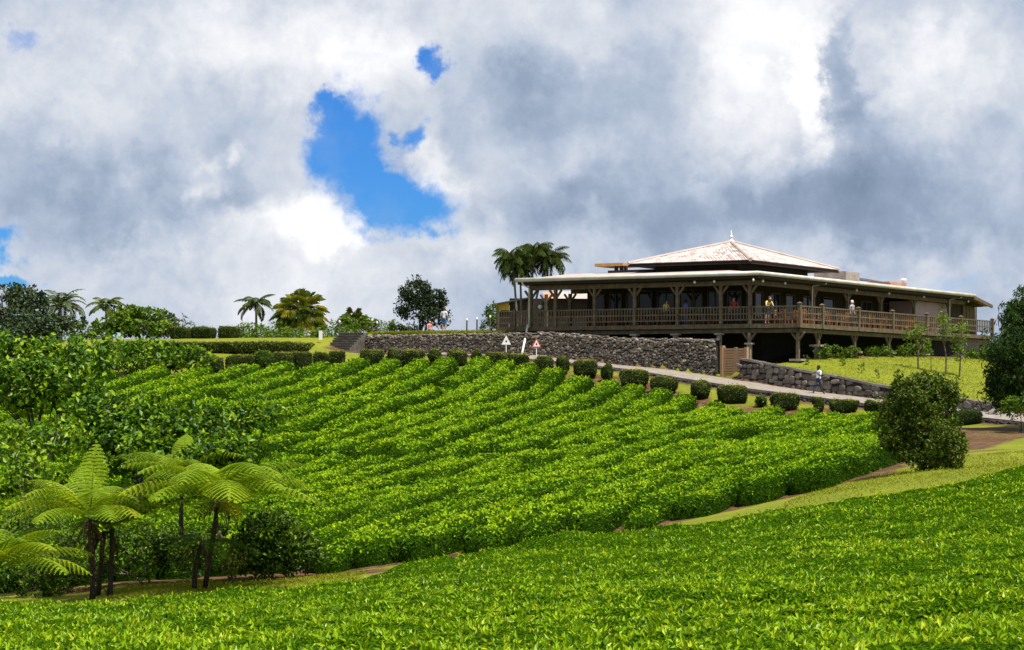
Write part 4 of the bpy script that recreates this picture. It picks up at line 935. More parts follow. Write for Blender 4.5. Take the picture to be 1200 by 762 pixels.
hedge(886, 898, 462, 477, 'small bright leafy plant between two rounded hedges below the wooden gate', mat='green_leaf', power=.9, grp=None, name='leafy_plant', leafL=.16, dens=160, topbright=.3, cat='plant')
hedge(1108, 1150, 480, 504, 'dark green hedge beside the road next to the bare earth bank', d=102, power=.45, grp=None, mat='dark_leaf', depth=1.4, topbright=.5)
# long dull hedge on the left hill and the hedges on the crest
hedge(128, 368, 402, 418, 'long dull olive hedge running across the slope below the crest lawn', d=127.5, mat='olive_leaf', power=.22, grp=None, name='long_hedge', depth=1.5, leafL=.12, dens=220, topbright=.35)
for x0, x1, y0, y1 in ((199, 227, 384, 398), (225, 253, 384, 398), (255, 281, 383, 397)):
    hedge(x0, x1, y0, y1, 'clipped olive box hedge on the crest lawn left of the small palm', d=143, power=.35, grp='box hedges on the crest lawn', depth=1.2, topbright=.4)

# ------------------------------------------------------------------ broadleaf crowns
def pblob(px, py, d, rx, ry, n, dy=None):
    c = W(px, py, d); k = d / FPX; return (c.x, c.y, c.z, rx * k, (dy if dy else rx * .85) * k, ry * k, n)
def crown_mesh(blobs, org, mat, L, per, cr, asp=.5, up=.3, rnd=.9, name='crown', shell=.55, bright=.5, var=.26, flat=1.0):
    parts = []
    for (x, y, z, rx, ry, rz, n) in blobs:
        u = unit(rs.normal(0, 1, (n, 3))); r = (shell + (1 - shell) * rs.rand(n)) ** .8; c = u * r[:, None]
        jit = 1 + .25 * rs.normal(0, 1, (n, 1)) * .6
        c = c * np.array([rx, ry, rz]) * jit + np.array([x, y, z]); un = unit(u / np.array([rx, ry, rz]))
        m = rs.poisson(per, n) + 3; idx = np.repeat(np.arange(n), m); tot = len(idx)
        crr = cr * rs.uniform(.6, 1.4, n)
        v = unit(rs.normal(0, 1, (tot, 3)) + un[idx] * .6); v[:, 2] *= flat
        P = c[idx] + v * (crr[idx] * rs.uniform(.3, 1, tot) ** .5)[:, None]
        nn = unit(v + un[idx] * .4 + np.array([0, 0, .7]))
        V, F = leaves(P, nn, L * rs.uniform(.6, 1.35, tot), asp=asp, up=up, rnd=rnd)
        cb = rs.normal(0, .12, n)
        rv = np.clip(bright + cb[idx] + rs.normal(0, var, tot), 0, 1); parts.append((V, F, np.repeat(rv, 4)))
    V, F, A = merge(parts)
    return raw_mesh(name, V - np.array(org), F, MATS[mat], False, A)
def limb(mb, p, q, r0, r1, bend=.12, n=5):
    p = Vector(p); q = Vector(q); L = (q - p).length; o = Vector((random.uniform(-1, 1), random.uniform(-1, 1), random.uniform(-.2, .6))) * L * bend
    pts = [p.lerp(q, t / n) + o * math.sin(math.pi * t / n) for t in range(n + 1)]
    mb.tube(pts, [r0 + (r1 - r0) * t / n for t in range(n + 1)], 6); return pts
def tree(name, label, cat, base, blobs, mat, L, per, cr, r0=.12, bark='bark', trunks=1, group=None, fork=.35, limbs=True, **kw):
    base = Vector(base); o = thing(name, label, cat, base, 0, group); mb = MB()
    cs = [Vector(b[:3]) for b in blobs]; top = sum(cs, Vector()) / len(cs)
    for t in range(trunks):
        off = Vector((random.uniform(-1, 1), random.uniform(-1, 1), 0)) * (r0 * 2.2 if trunks > 1 else 0)
        fk = base + off + (top - base) * fork + Vector((random.uniform(-1, 1), random.uniform(-1, 1), 0)) * r0 * (3 if trunks > 1 else 1); limb(mb, base + off - Vector((0, 0, .2)), fk, r0 * 1.15, r0 * .7, .06)
        if limbs:
            for i, c in enumerate(cs):
                if trunks > 1 and i % trunks != t: continue
                pts = limb(mb, fk, c, r0 * .62, r0 * .22, .10); b = blobs[i]
                for k in range(5):
                    u = Vector(unit(rs.normal(0, 1, 3))); e = c + Vector((u.x * b[3], u.y * b[4], u.z * b[5])) * .85
                    limb(mb, pts[random.randint(2, 5)], e, r0 * .22, r0 * .06, .12, 4)
    V = np.array(mb.v) - np.array(base)
    mobj('trunk', raw_mesh('trunk', V, mb.f, MATS[bark], True), o)
    c = mobj('crown', crown_mesh(blobs, base, mat, L, per, cr, **kw), o); return o
def bush(name, label, px, d, blobs, mat, L, per, cr, group=None, cat='bush', r0=.04, **kw):
    b = on_ground(px, d); return tree(name, label, cat, b, blobs, mat, L, per, cr, r0=r0, trunks=3, group=group, fork=.25, **kw)

# crest of the hill, left to right
tree('umbrella_tree', 'dark layered umbrella-shaped tree at the far left end of the crest', 'tree', on_ground(12, 142), [pblob(2, 344, 142, 40, 9, 44), pblob(34, 352, 141, 24, 7, 26), pblob(14, 368, 141, 52, 11, 60), pblob(52, 380, 140, 42, 10, 46), pblob(10, 388, 139, 60, 12, 60)], 'dark_leaf', .30, 26, .42, r0=.16, asp=.6, flat=.55, bright=.62)
tree('almond_tree', 'bright layered broad-leaved tree behind the two left palms on the crest', 'tree', on_ground(165, 147), [pblob(150, 367, 147, 20, 7, 22), pblob(176, 370, 147, 24, 7, 28), pblob(140, 381, 146, 24, 8, 26), pblob(168, 384, 146, 36, 9, 40), pblob(108, 387, 145, 34, 8, 30)], 'green_leaf', .30, 22, .38, r0=.12, asp=.6, flat=.6, bright=.6)
bush('crest_shrub', 'spreading leafy shrub left of the clipped crest hedges', 205, 148, [pblob(203, 384, 148, 20, 9, 34), pblob(188, 388, 147, 16, 8, 24)], 'palm_leaf', .32, 18, .35, asp=.25, bright=.55)
bush('crest_shrub', 'low bright green shrubs at the foot of the small palm', 310, 146, [pblob(292, 389, 146, 18, 8, 40), pblob(325, 389, 146, 16, 8, 34), pblob(305, 393, 144, 22, 6, 40)], 'green_leaf', .20, 16, .28, bright=.6)
bush('crest_shrub', 'low green shrubs in front of the big fan palm', 375, 144, [pblob(350, 393, 144, 26, 6, 50), pblob(385, 391, 144, 22, 7, 40)], 'green_leaf', .20, 16, .28, bright=.55)
bush('crest_shrub', 'wide low green shrub between the lamp posts at the steps', 440, 149, [pblob(420, 381, 149, 26, 9, 60), pblob(452, 384, 149, 16, 7, 34)], 'green_leaf', .20, 16, .30, bright=.62)
bush('crest_shrub', 'tiny dark shrub beside the round dark tree', 476, 146, [pblob(470, 389, 146, 9, 5, 18), pblob(482, 387, 146, 8, 5, 16)], 'dark_leaf', .2, 14, .22, bright=.6)
tree('dark_round_tree', 'round dark-leaved tree with several bare stems on the crest lawn', 'tree', on_ground(495, 147), [pblob(488, 343, 147, 19, 14, 70), pblob(507, 352, 147, 14, 15, 60), pblob(478, 360, 147, 12, 13, 30), pblob(502, 368, 147, 18, 10, 34), pblob(514, 372, 147, 9, 10, 20)], 'dark_leaf', .20, 30, .34, r0=.10, trunks=3, fork=.4, asp=.5, bright=.42)
bush('crest_shrub', 'small upright green shrub beside the left end of the veranda', 575, 137.5, [pblob(577, 366, 137.5, 6, 9, 20), pblob(572, 379, 137.5, 7, 10, 22)], 'green_leaf', .18, 16, .25, bright=.4)

# left foreground thicket of big-leaved trees
AL = dict(mat='almond_leaf', asp=.55, up=.25, rnd=.9)
tree('almond_tree', 'tall big-leaved glossy tree at the left edge above the tree ferns', 'tree', on_ground(40, 68), [pblob(20, 418, 68, 32, 14, 44), pblob(70, 416, 69, 28, 12, 38), pblob(102, 425, 70, 18, 11, 24), pblob(28, 448, 67, 38, 22, 56), pblob(84, 452, 68, 28, 18, 40), pblob(-20, 430, 68, 40, 36, 40), pblob(124, 412, 74, 12, 6, 10)], L=.225, per=25, cr=.42, r0=.13, bright=.50, **AL)
tree('almond_tree', 'low spreading big-leaved tree between the left edge thicket and the olive hedge', 'tree', on_ground(190, 114), [pblob(165, 412, 114, 26, 7, 40), pblob(205, 415, 114, 26, 7, 40), pblob(232, 421, 113.5, 12, 7, 20), pblob(145, 421, 113, 22, 9, 34), pblob(185, 425, 113, 34, 8, 46)], L=.27, per=17, cr=.38, r0=.07, bright=.55, **AL)
tree('almond_tree', 'broad dark-centred big-leaved bush tree spreading over the tea rows', 'tree', on_ground(170, 66), [pblob(155, 487, 66, 36, 16, 48), pblob(105, 498, 65, 36, 22, 52), pblob(198, 510, 65, 32, 15, 42), pblob(235, 496, 66, 20, 9, 20), pblob(150, 532, 64, 42, 18, 46)], L=.225, per=25, cr=.40, r0=.11, bright=.46, **AL)
tree('almond_tree', 'small big-leaved bush reaching out over the tea rows right of the thicket', 'tree', on_ground(290, 72), [pblob(282, 492, 72, 30, 9, 30), pblob(312, 488, 72, 20, 8, 18), pblob(258, 500, 71, 18, 12, 22)], L=.22, per=15, cr=.36, r0=.07, bright=.52, **AL)
tree('almond_tree', 'yellow-leaved bush with bare pale twigs below the tall left tree', 'tree', on_ground(35, 60), [pblob(20, 520, 60, 36, 16, 36), pblob(70, 512, 60, 30, 16, 30), pblob(30, 555, 59, 34, 18, 26)], L=.20, per=15, cr=.34, r0=.07, bark='pale_bark', bright=.68, **AL)
bush('leafy_bush', 'big-leaved green bush behind the crown of the large tree fern', 265, 58, [pblob(265, 528, 58, 24, 13, 36), pblob(235, 540, 58, 20, 14, 30)], L=.18, per=17, cr=.3, bright=.5, **AL)
bush('leafy_bush', 'small-leaved bush between the low fern and the tall tree fern', 30, 53, [pblob(35, 612, 53, 32, 20, 90), pblob(15, 635, 52.5, 28, 26, 70), pblob(60, 640, 52.5, 26, 26, 70)], 'green_leaf', .085, 26, .22, bright=.55)
bush('leafy_bush', 'dark leafy shrub under the right side of the large tree fern', 318, 51.6, [pblob(318, 625, 51.6, 30, 26, 70), pblob(345, 645, 51.6, 26, 22, 56), pblob(300, 650, 51.6, 30, 22, 60)], 'green_leaf', .15, 18, .22, bright=.38)
bush('leafy_bush', 'low dark shrub behind the trunks of the tree ferns', 180, 52, [pblob(165, 640, 52, 36, 24, 80), pblob(215, 645, 52, 36, 22, 80), pblob(100, 655, 52, 40, 26, 80), pblob(50, 675, 51.5, 46, 24, 70)], 'green_leaf', .12, 20, .2, bright=.38)
bush('leafy_bush', 'dry brownish shrub behind the forked trunk of the large tree fern', 272, 51.2, [pblob(272, 655, 51.2, 16, 14, 40)], 'bronze_leaf', .08, 22, .16, bright=.7)

# right side
tree('bushy_tree', 'dense bronze-green bushy small tree standing on the grass strip', 'tree', on_ground(1090, 57), [pblob(1078, 464, 57, 36, 24, 170), pblob(1050, 498, 57, 22, 32, 130), pblob(1080, 500, 56.8, 28, 26, 120), pblob(1110, 526, 55.6, 17, 27, 130), pblob(1106, 464, 57, 17, 15, 50), pblob(1058, 524, 57, 15, 14, 50), pblob(1086, 530, 56.6, 24, 20, 90)], 'bronze_leaf', .10, 40, .17, r0=.07, trunks=3, fork=.3, asp=.45, bright=.45)
tree('drooping_tree', 'large dark green weeping tree at the right edge above the road', 'tree', on_ground(1235, 96), [pblob(1203, 368, 96, 26, 28, 90), pblob(1222, 400, 96, 58, 44, 190), pblob(1186, 425, 95, 32, 36, 150), pblob(1240, 450, 95, 60, 40, 140), pblob(1180, 455, 95, 24, 22, 100), pblob(1260, 350, 96, 40, 40, 80)], 'right_leaf', .26, 34, .36, r0=.18, asp=.22, up=-.55, bright=.45)
bush('leafy_bush', 'light green shrub under the weeping tree beside the road', 1200, 93, [pblob(1194, 478, 93, 16, 10, 40)], 'green_leaf', .18, 16, .24, bright=.55)
SAP = 'young slender sapling with pale green leaves on the lawn before the deck'
for px, py, d, bl in ((1076, 431, 125, [(1075, 384, 15, 6, 16), (1068, 392, 9, 5, 9), (1083, 402, 6, 6, 6)]), (1107, 434, 124, [(1106, 376, 6, 8, 9), (1110, 388, 10, 7, 12), (1102, 372, 4, 5, 5)]), (1124, 434, 124.2, [(1127, 388, 8, 7, 10), (1122, 402, 8, 9, 12), (1125, 418, 6, 6, 7)])):
    b = on_ground(px, d); tree('sapling', SAP, 'sapling', b, [pblob(x, y, d, rx, ry, n) for x, y, rx, ry, n in bl], 'green_leaf', .17, 9, .22, r0=.05, group='saplings on the lawn', fork=.55, bright=.72, bark='bark')
tree('sapling', 'short thin sapling with a leafless stem base on the lawn', 'sapling', on_ground(1091, 125), [pblob(1091, 411, 125, 5, 5, 8)], 'green_leaf', .15, 8, .18, r0=.03, fork=.6, bright=.65)
SHR = 'leafy garden shrub at the foot of the deck posts'
for px, d, rx, ry in ((962, 123.5, 8, 9), (978, 125, 11, 7), (998, 127, 11, 7), (1022, 129.5, 8, 6), (1038, 131, 8, 5), (1060, 133, 9, 7), (1077, 134.5, 8, 7), (1138, 139, 7, 5), (1150, 140, 8, 6)):
    b = on_ground(px, d); k = FPX / d; yy = 381 - ((b.z - E) / d * FPX - 74) - 0
    c = Vector((b.x, b.y, b.z + ry * d / FPX * .9)); bush('garden_shrub', SHR, px, d, [(c.x, c.y, c.z, rx * d / FPX, rx * d / FPX, ry * d / FPX, 26)], 'green_leaf', .16, 14, .2, group='shrubs at the foot of the deck', bright=.5)
TWG = 'tiny newly planted seedling on the lawn behind the stone wall'
for px, d in ((945, 120.5), (988, 121), (1010, 119), (1029, 117.5), (972, 123), (1120, 118)):
    b = on_ground(px, d); bush('seedling', TWG, px, d, [(b.x, b.y, b.z + .35, .12, .12, .25, 6)], 'green_leaf', .12, 6, .1, group='seedlings on the lawn', cat='plant', r0=.015, bright=.5)

# ------------------------------------------------------------------ palms
def frond(base, az, el, L, droop, npairs, lw, ll, sag, parts, rach, rng, r0=.03, twist=.0, colour=.5):
    """pinnate frond: list of rachis points + leaflets"""
    n = npairs; s = np.linspace(0, 1, n + 1); ela = el - droop * s ** 1.3; ds = L / n
    dx = np.cos(ela) * math.cos(az); dy = np.cos(ela) * math.sin(az); dz = np.sin(ela)
    P = np.array(base)[None] + np.c_[np.cumsum(dx), np.cumsum(dy), np.cumsum(dz)] * ds
    T = np.c_[dx, dy, dz]; side = np.array([-math.sin(az), math.cos(az), 0.0]); side = side[None] * np.ones((n + 1, 1)); nor = unit(np.cross(side, T)); nor = np.where(nor[:, 2:3] < 0, -nor, nor)
    rach.tube([Vector(p) for p in P[::max(1, n // 6)]], [r0 * (1 - .8 * k) for k in np.linspace(0, 1, len(P[::max(1, n // 6)]))], 5)
    k = np.arange(int(n * .12), n + 1); prof = np.sin(np.pi * (.12 + .86 * s[k]) ** .85) * .9 + .12
    for sg in (-1, 1):
        l = ll * prof * rng.uniform(.85, 1.1, len(k)); dirv = unit(side[k] * sg * .82 + T[k] * .45 + nor[k] * .18 - np.array([0, 0, sag]) + rng.normal(0, .06, (len(k), 3)))
        w = lw * .5; b = unit(np.cross(dirv, nor[k]))
        p0 = P[k]; mid = p0 + dirv * (l * .45)[:, None]; tip = p0 + dirv * l[:, None] - np.array([0, 0, 1]) * (sag * l * .35)[:, None]
        V = np.stack([p0, mid + b * w, tip, mid - b * w], 1).reshape(-1, 3); i = np.arange(len(k)) * 4; F = np.stack([np.c_[i, i + 1, i + 2], np.c_[i, i + 2, i + 3]], 1).reshape(-1, 3)
        parts.append((V, F, np.repeat(np.clip(colour + rng.normal(0, .12, len(k)), 0, 1), 4)))
def palm(label, base, heads, fl, nf, mat='palm_leaf', el_rng=(-.1, 1.25), droop=1.5, r0=.10, ll=.5, lw=.09, name='palm_tree', sag=.5, group=None, colour=.5, trunk_z=None):
    """heads: list of (trunk base Vector, crown Vector)"""
    base = Vector(base); o = thing(name, label, 'palm', base, 0, group); tb = MB(); rb = MB(); parts = []; bo = np.array(base)
    for tb0, hd in heads:
        p = Vector(tb0); q = Vector(hd); n = 8; bow = Vector((q.x - p.x, q.y - p.y, 0)) * .25
        pts = [p.lerp(q, t / n) - bow * math.sin(math.pi * t / n) * .5 - base for t in range(n + 1)]; tb.tube(pts, [r0 * (1.15 - .45 * t / n) for t in range(n + 1)], 8)
        for f in range(nf):
            az = 2.399963 * f + rs.uniform(-.25, .25); t = (f + .5) / nf; el = el_rng[1] + (el_rng[0] - el_rng[1]) * t
            frond(np.array(q) - bo, az, el, fl * rs.uniform(.85, 1.1), droop * rs.uniform(.8, 1.15), 26, lw, ll, sag, parts, rb, rs, r0=.025, colour=colour)
    mobj('trunk', raw_mesh('trunk', np.array(tb.v), tb.f, MATS['palm_trunk'], True), o)
    V, F, A = merge(parts); c = mobj('crown', raw_mesh('crown', V, F, MATS[mat], False, A), o); rb.build('frond_stems', MATS[mat], o, rnd=.6)
    return o
def palm_at(label, pxb, pxc, pyc, d, fl, nf, **k):
    b = on_ground(pxb, d); return palm(label, b, [(b, W(pxc, pyc, d))], fl, nf, **k)
palm_at('feathery palm standing beside the dark umbrella tree on the crest', 71, 71, 358, 145, 2.2, 20, ll=.55, lw=.1, colour=.45, sag=.35)
palm_at('slim palm with a bare grey trunk beside the bright layered tree', 125, 124, 358, 149, 1.75, 12, ll=.5, lw=.11, colour=.6, el_rng=(-.2, 1.1))
palm_at('small dark palm rising behind the clipped crest hedges', 300, 300, 355, 150, 1.75, 13, ll=.5, lw=.11, colour=.25, el_rng=(-.3, .95), droop=1.3)
bp = on_ground(611, 141)
palm('clump of three tall dark palms behind the left end of the veranda', bp, [(on_ground(606, 140.5), W(600, 303, 140.5)), (on_ground(611, 141.5), W(609, 310, 141.5)), (on_ground(617, 141), W(628, 295, 141)), (on_ground(621, 142), W(643, 303, 142))], 1.8, 22, ll=.6, lw=.055, colour=.3, sag=.85, droop=1.75, r0=.085, el_rng=(-.5, 1.25))

def fan_palm(label, px, d, pyc, rpx, nfan, fr, mat='fan_leaf', bright=.55, elmin=-.7):
    b = on_ground(px, d); o = thing('fan_palm', label, 'palm', b); c = W(px, pyc, d); c = np.array(c) - np.array(b); r = rpx * d / FPX; parts = []; st = MB()
    MB().tube([(0, 0, -.2), (0.03, 0, c[2] * .5), (c[0], c[1], c[2])], [.2, .17, .14], 8).build('trunk', MATS['palm_trunk'], o)
    for f in range(nfan):
        el = math.asin(min(1, max(-1, -math.sin(-elmin) + (1 + math.sin(-elmin)) * (f + .5) / nfan))); az = 2.399963 * f + rs.uniform(-.3, .3)
        d0 = np.array([math.cos(el) * math.cos(az), math.cos(el) * math.sin(az), math.sin(el)]); pl = r * rs.uniform(.45, .72); h = c + d0 * pl - np.array([0, 0, .12 * pl]); st.tube([Vector(c), Vector(h)], [.02, .015], 4)
        sd = unit(np.cross(d0, np.array([0, 0, 1.0])) + rs.normal(0, .15, 3)); nr = unit(np.cross(sd, d0)); d1 = unit(d0 - nr * .25 + np.array([0, 0, -.15])); nr = unit(np.cross(sd, d1)); ns = 15
        th = np.linspace(-2.0, 2.0, ns); dv = np.cos(th)[:, None] * d1 + np.sin(th)[:, None] * sd; l = fr * rs.uniform(.8, 1.1) * (.75 + .25 * np.cos(th))
        tip = h + dv * l[:, None] + np.array([0, 0, -1]) * (l * .28)[:, None]; mid = h + dv * (l * .6)[:, None]; b2 = unit(np.cross(dv, nr)) * (fr * .06)
        V = np.stack([np.repeat(h[None], ns, 0), mid + b2 + nr * .03, tip, mid - b2 + nr * .03], 1).reshape(-1, 3); i = np.arange(ns) * 4; F = np.stack([np.c_[i, i + 1, i + 2], np.c_[i, i + 2, i + 3]], 1).reshape(-1, 3)
        cb = bright + rs.normal(0, .2); parts.append((V, F, np.repeat(np.clip(cb + rs.normal(0, .07, ns), 0, 1), 4)))
    V, F, A = merge(parts); mobj('crown', raw_mesh('crown', V, F, MATS[mat], False, A), o); st.build('leaf_stalks', MATS[mat], o, rnd=.7)
fan_palm('big rounded fan palm with yellowing leaves on the crest lawn', 352, 148, 366, 36, 95, .85, bright=.7)
fan_palm('smaller dark green fan palm behind the shrubs near the steps', 415, 151, 380, 22, 40, .7, mat='palm_leaf', bright=.6, elmin=-.2)

# ------------------------------------------------------------------ tree ferns
def fern_frond(base, az, el, L, droop, pl, parts, rach, npin=19, colour=.5, roll=0.0):
    s = np.linspace(0, 1, npin + 1); ela = el - droop * s ** 1.2; ds = L / npin
    T = np.c_[np.cos(ela) * math.cos(az), np.cos(ela) * math.sin(az), np.sin(ela)]; P = np.array(base)[None] + np.cumsum(T, 0) * ds
    side = np.array([-math.sin(az), math.cos(az), 0.0]); rach.tube([Vector(p) for p in P[::3]], [.015 * (1 - .75 * q) for q in np.linspace(0, 1, len(P[::3]))], 5)
    for i in range(2, npin + 1):
        t = s[i]; l = pl * (min(1, t / .36) ** .7) * (1 - max(0, (t - .55) / .45) ** 2.0) * .96 + .04
        nor = np.cross(side, T[i]); nor = nor / np.linalg.norm(nor); nor = nor if nor[2] > 0 or abs(nor[2]) < .05 else -nor
        for sg in (-1, 1):
            sd = side * sg * math.cos(roll) + nor * sg * math.sin(roll); d0 = sd * .93 + T[i] * .36; d0 /= np.linalg.norm(d0); m = max(5, int(l / .034)); q = (np.arange(m) + .5) / m
            C_ = P[i][None] + d0[None] * ((q - .3 / m) * l)[:, None] - np.array([0, 0, 1.0])[None] * (.42 * l * q ** 2)[:, None]
            w = .044 * L / 2.2 * (1 - .65 * q ** 1.5) * rs.uniform(.85, 1.15) * min(1, .5 + t * 2)
            tipv = C_[-1] + (C_[-1] - C_[-2]) * .6; rb_ = T[i] * .006
            parts.append((np.array([P[i - 1] * .25 + P[i] * .75, P[i] + rb_, tipv, P[i] - rb_ + (C_[m // 2] - P[i]) * .5]), np.array([[0, 1, 2], [0, 2, 3]]), np.full(4, colour * .8)))
            for s2 in (-1, 1):
                dd = unit(T[i][None] * s2 * .95 + d0[None] * .30 - np.array([0, 0, .12])[None] + rs.normal(0, .05, (m, 3)))
                mid = C_ + dd * (w * .5)[:, None]; tip = C_ + dd * w[:, None]; bb = np.repeat(d0[None], m, 0) * (l / m * .72)
                V = np.stack([C_, mid + bb, tip, mid - bb], 1).reshape(-1, 3); k = np.arange(m) * 4; F = np.stack([np.c_[k, k + 1, k + 2], np.c_[k, k + 2, k + 3]], 1).reshape(-1, 3)
                parts.append((V, F, np.repeat(np.clip(colour + rs.normal(0, .07, m), 0, 1), 4)))
def tree_fern(label, base, hubs, name='tree_fern'):
    """hubs: (trunk foot, hub, frond list (az_deg, el_deg, length, droop, colour), dead frond count)"""
    base = Vector(base); o = thing(name, label, 'fern', base); bo = np.array(base); tk = MB(); rc = MB()
    for foot, hub, fr, dead in hubs:
        foot = Vector(foot); hub = Vector(hub); n = 7; bw = Vector((random.uniform(-.08, .08), 0, 0))
        tk.tube([foot.lerp(hub, t / n) + bw * math.sin(math.pi * t / n) - base for t in range(n + 1)], [.075 - .022 * t / n + random.uniform(-.008, .008) for t in range(n + 1)], 8)
        for az, el, L, dr, col in fr:
            parts = []; st0 = len(rc.v); sf0 = len(rc.f)
            fern_frond(np.array(hub) - bo, math.radians(az), math.radians(el), L, math.radians(dr), .50 * L / 2.2, parts, rc, colour=col)
            nst = len(rc.v); V, F, A = merge(parts); st_v = np.array(rc.v[st0:]); st_f = [[i - st0 for i in f] for f in rc.f[sf0:]]; tri = np.array([[f[0], f[j], f[j + 1]] for f in st_f for j in range(1, len(f) - 1)])
            V, F, A = merge([(V, F, A), (st_v, tri, np.full(len(st_v), .12))]); del rc.v[st0:]; del rc.f[sf0:]
            mobj('frond', raw_mesh('frond', V, F, MATS['fern_leaf'], False, A), o)
        if dead:
            parts = []
            for k in range(dead): frond(np.array(hub) - bo - np.array([0, 0, .1]), rs.uniform(0, 6.28), rs.uniform(-.5, .1), rs.uniform(.6, 1.0), 1.4, 16, .03, .12, .9, parts, rc, rs, r0=.015, colour=.5)
            V, F, A = merge(parts); mobj('dead_fronds', raw_mesh('dead_fronds', V, F, MATS['dead_frond'], False, A), o)
    mobj('trunk', raw_mesh('trunk', np.array(tk.v), tk.f, MATS['fern_trunk'], True), o); 
    if rc.v: rc.build('dead_stalks', MATS['dead_frond'], o, rnd=.5)['kind'] = 'stuff'
def ring(n, el, L, dr, az0=0, col=.5, j=12):
    return [(az0 + 360 * k / n + rs.uniform(-j, j), el + rs.uniform(-7, 7), L * rs.uniform(.9, 1.1), dr * rs.uniform(.9, 1.15), min(.9, max(.1, col + rs.uniform(-.15, .15)))) for k in range(n)]
b1 = on_ground(110, 49)
tree_fern('tree fern with three thin dark trunks and one tall upright frond', b1,
          [(on_ground(112, 49), W(105, 606, 49), [(84, 80, 1.75, 10, .8), (110, 60, 1.8, 45, .7)] + ring(13, 30, 2.15, 58, 12, .78) + ring(9, 50, 1.95, 72, 40, .72), 9),
           (on_ground(118, 49.6), W(122, 622, 49.4), ring(5, 35, 1.1, 60, 20, .35), 8), (on_ground(132, 49.3), W(131, 618, 49.6), ring(4, 40, 1.0, 60, 60, .35), 5)])
b2 = on_ground(238, 49.5)
tree_fern('large spreading tree fern on two dark trunks beside the grass path', b2,
          [(on_ground(243, 49.5), W(256, 584, 49.3), ring(15, 28, 2.7, 58, 8, .78) + ring(12, 46, 2.45, 74, 25, .74) + [(-62, 6, 1.35, 45, .98), (-105, 12, 1.5, 55, .6), (-40, 14, 1.6, 50, .62), (-140, 10, 1.6, 45, .6)], 12),
           (on_ground(231, 49.2), W(238, 634, 49.1), ring(6, 8, 1.3, 30, 0, .02), 3)])
b3 = on_ground(-6, 47)
tree_fern('low broad fern at the left edge of the near tea field', b3, [(b3, W(-4, 668, 47), ring(12, 34, 2.4, 58, 0, .78) + ring(8, 58, 2.0, 66, 20, .6), 0)])
b4 = on_ground(214, 58)
tree_fern('tree fern top showing behind the large spreading fern', b4, [(b4, W(214, 553, 58), ring(10, 34, 1.9, 50, 10, .72) + [(95, 52, 1.7, 35, .75)], 0)])

# ------------------------------------------------------------------ people
dg = None
def hand(V, Ed, Rr, w, d, side, tagl):
    """palm and five fingers from wrist vertex w along direction d"""
    d = Vector(d).normalized(); p = Vector(V[w]) + d * .055; V.append(tuple(p)); Rr.append((.026, .018)); tagl.append('skin'); pi = len(V) - 1; Ed.append((w, pi))
    lat = Vector((0, 1, 0)) if abs(d.y) < .8 else Vector((1, 0, 0)); lat = (lat - d * lat.dot(d)).normalized(); bendv = Vector((-side, 0, 0))
    for k, (o, l) in enumerate(((-.026, .062), (-.009, .075), (.009, .078), (.026, .068))):
        a = p + d * .035 + lat * o; b = a + d * l * .55 + bendv * .008; c = b + d * l * .4 + bendv * .02
        i = len(V)
        for q in (a, b, c): V.append(tuple(q)); Rr.append((.0095, .0095)); tagl.append('skin')
        Ed.extend([(pi, i), (i, i + 1), (i + 1, i + 2)])
    a = p - lat * .035 + bendv * .012; b = a + d * .04 - lat * .012 + bendv * .01; i = len(V)
    for q in (a, b): V.append(tuple(q)); Rr.append((.011, .011)); tagl.append('skin')
    Ed.extend([(pi, i), (i, i + 1)])
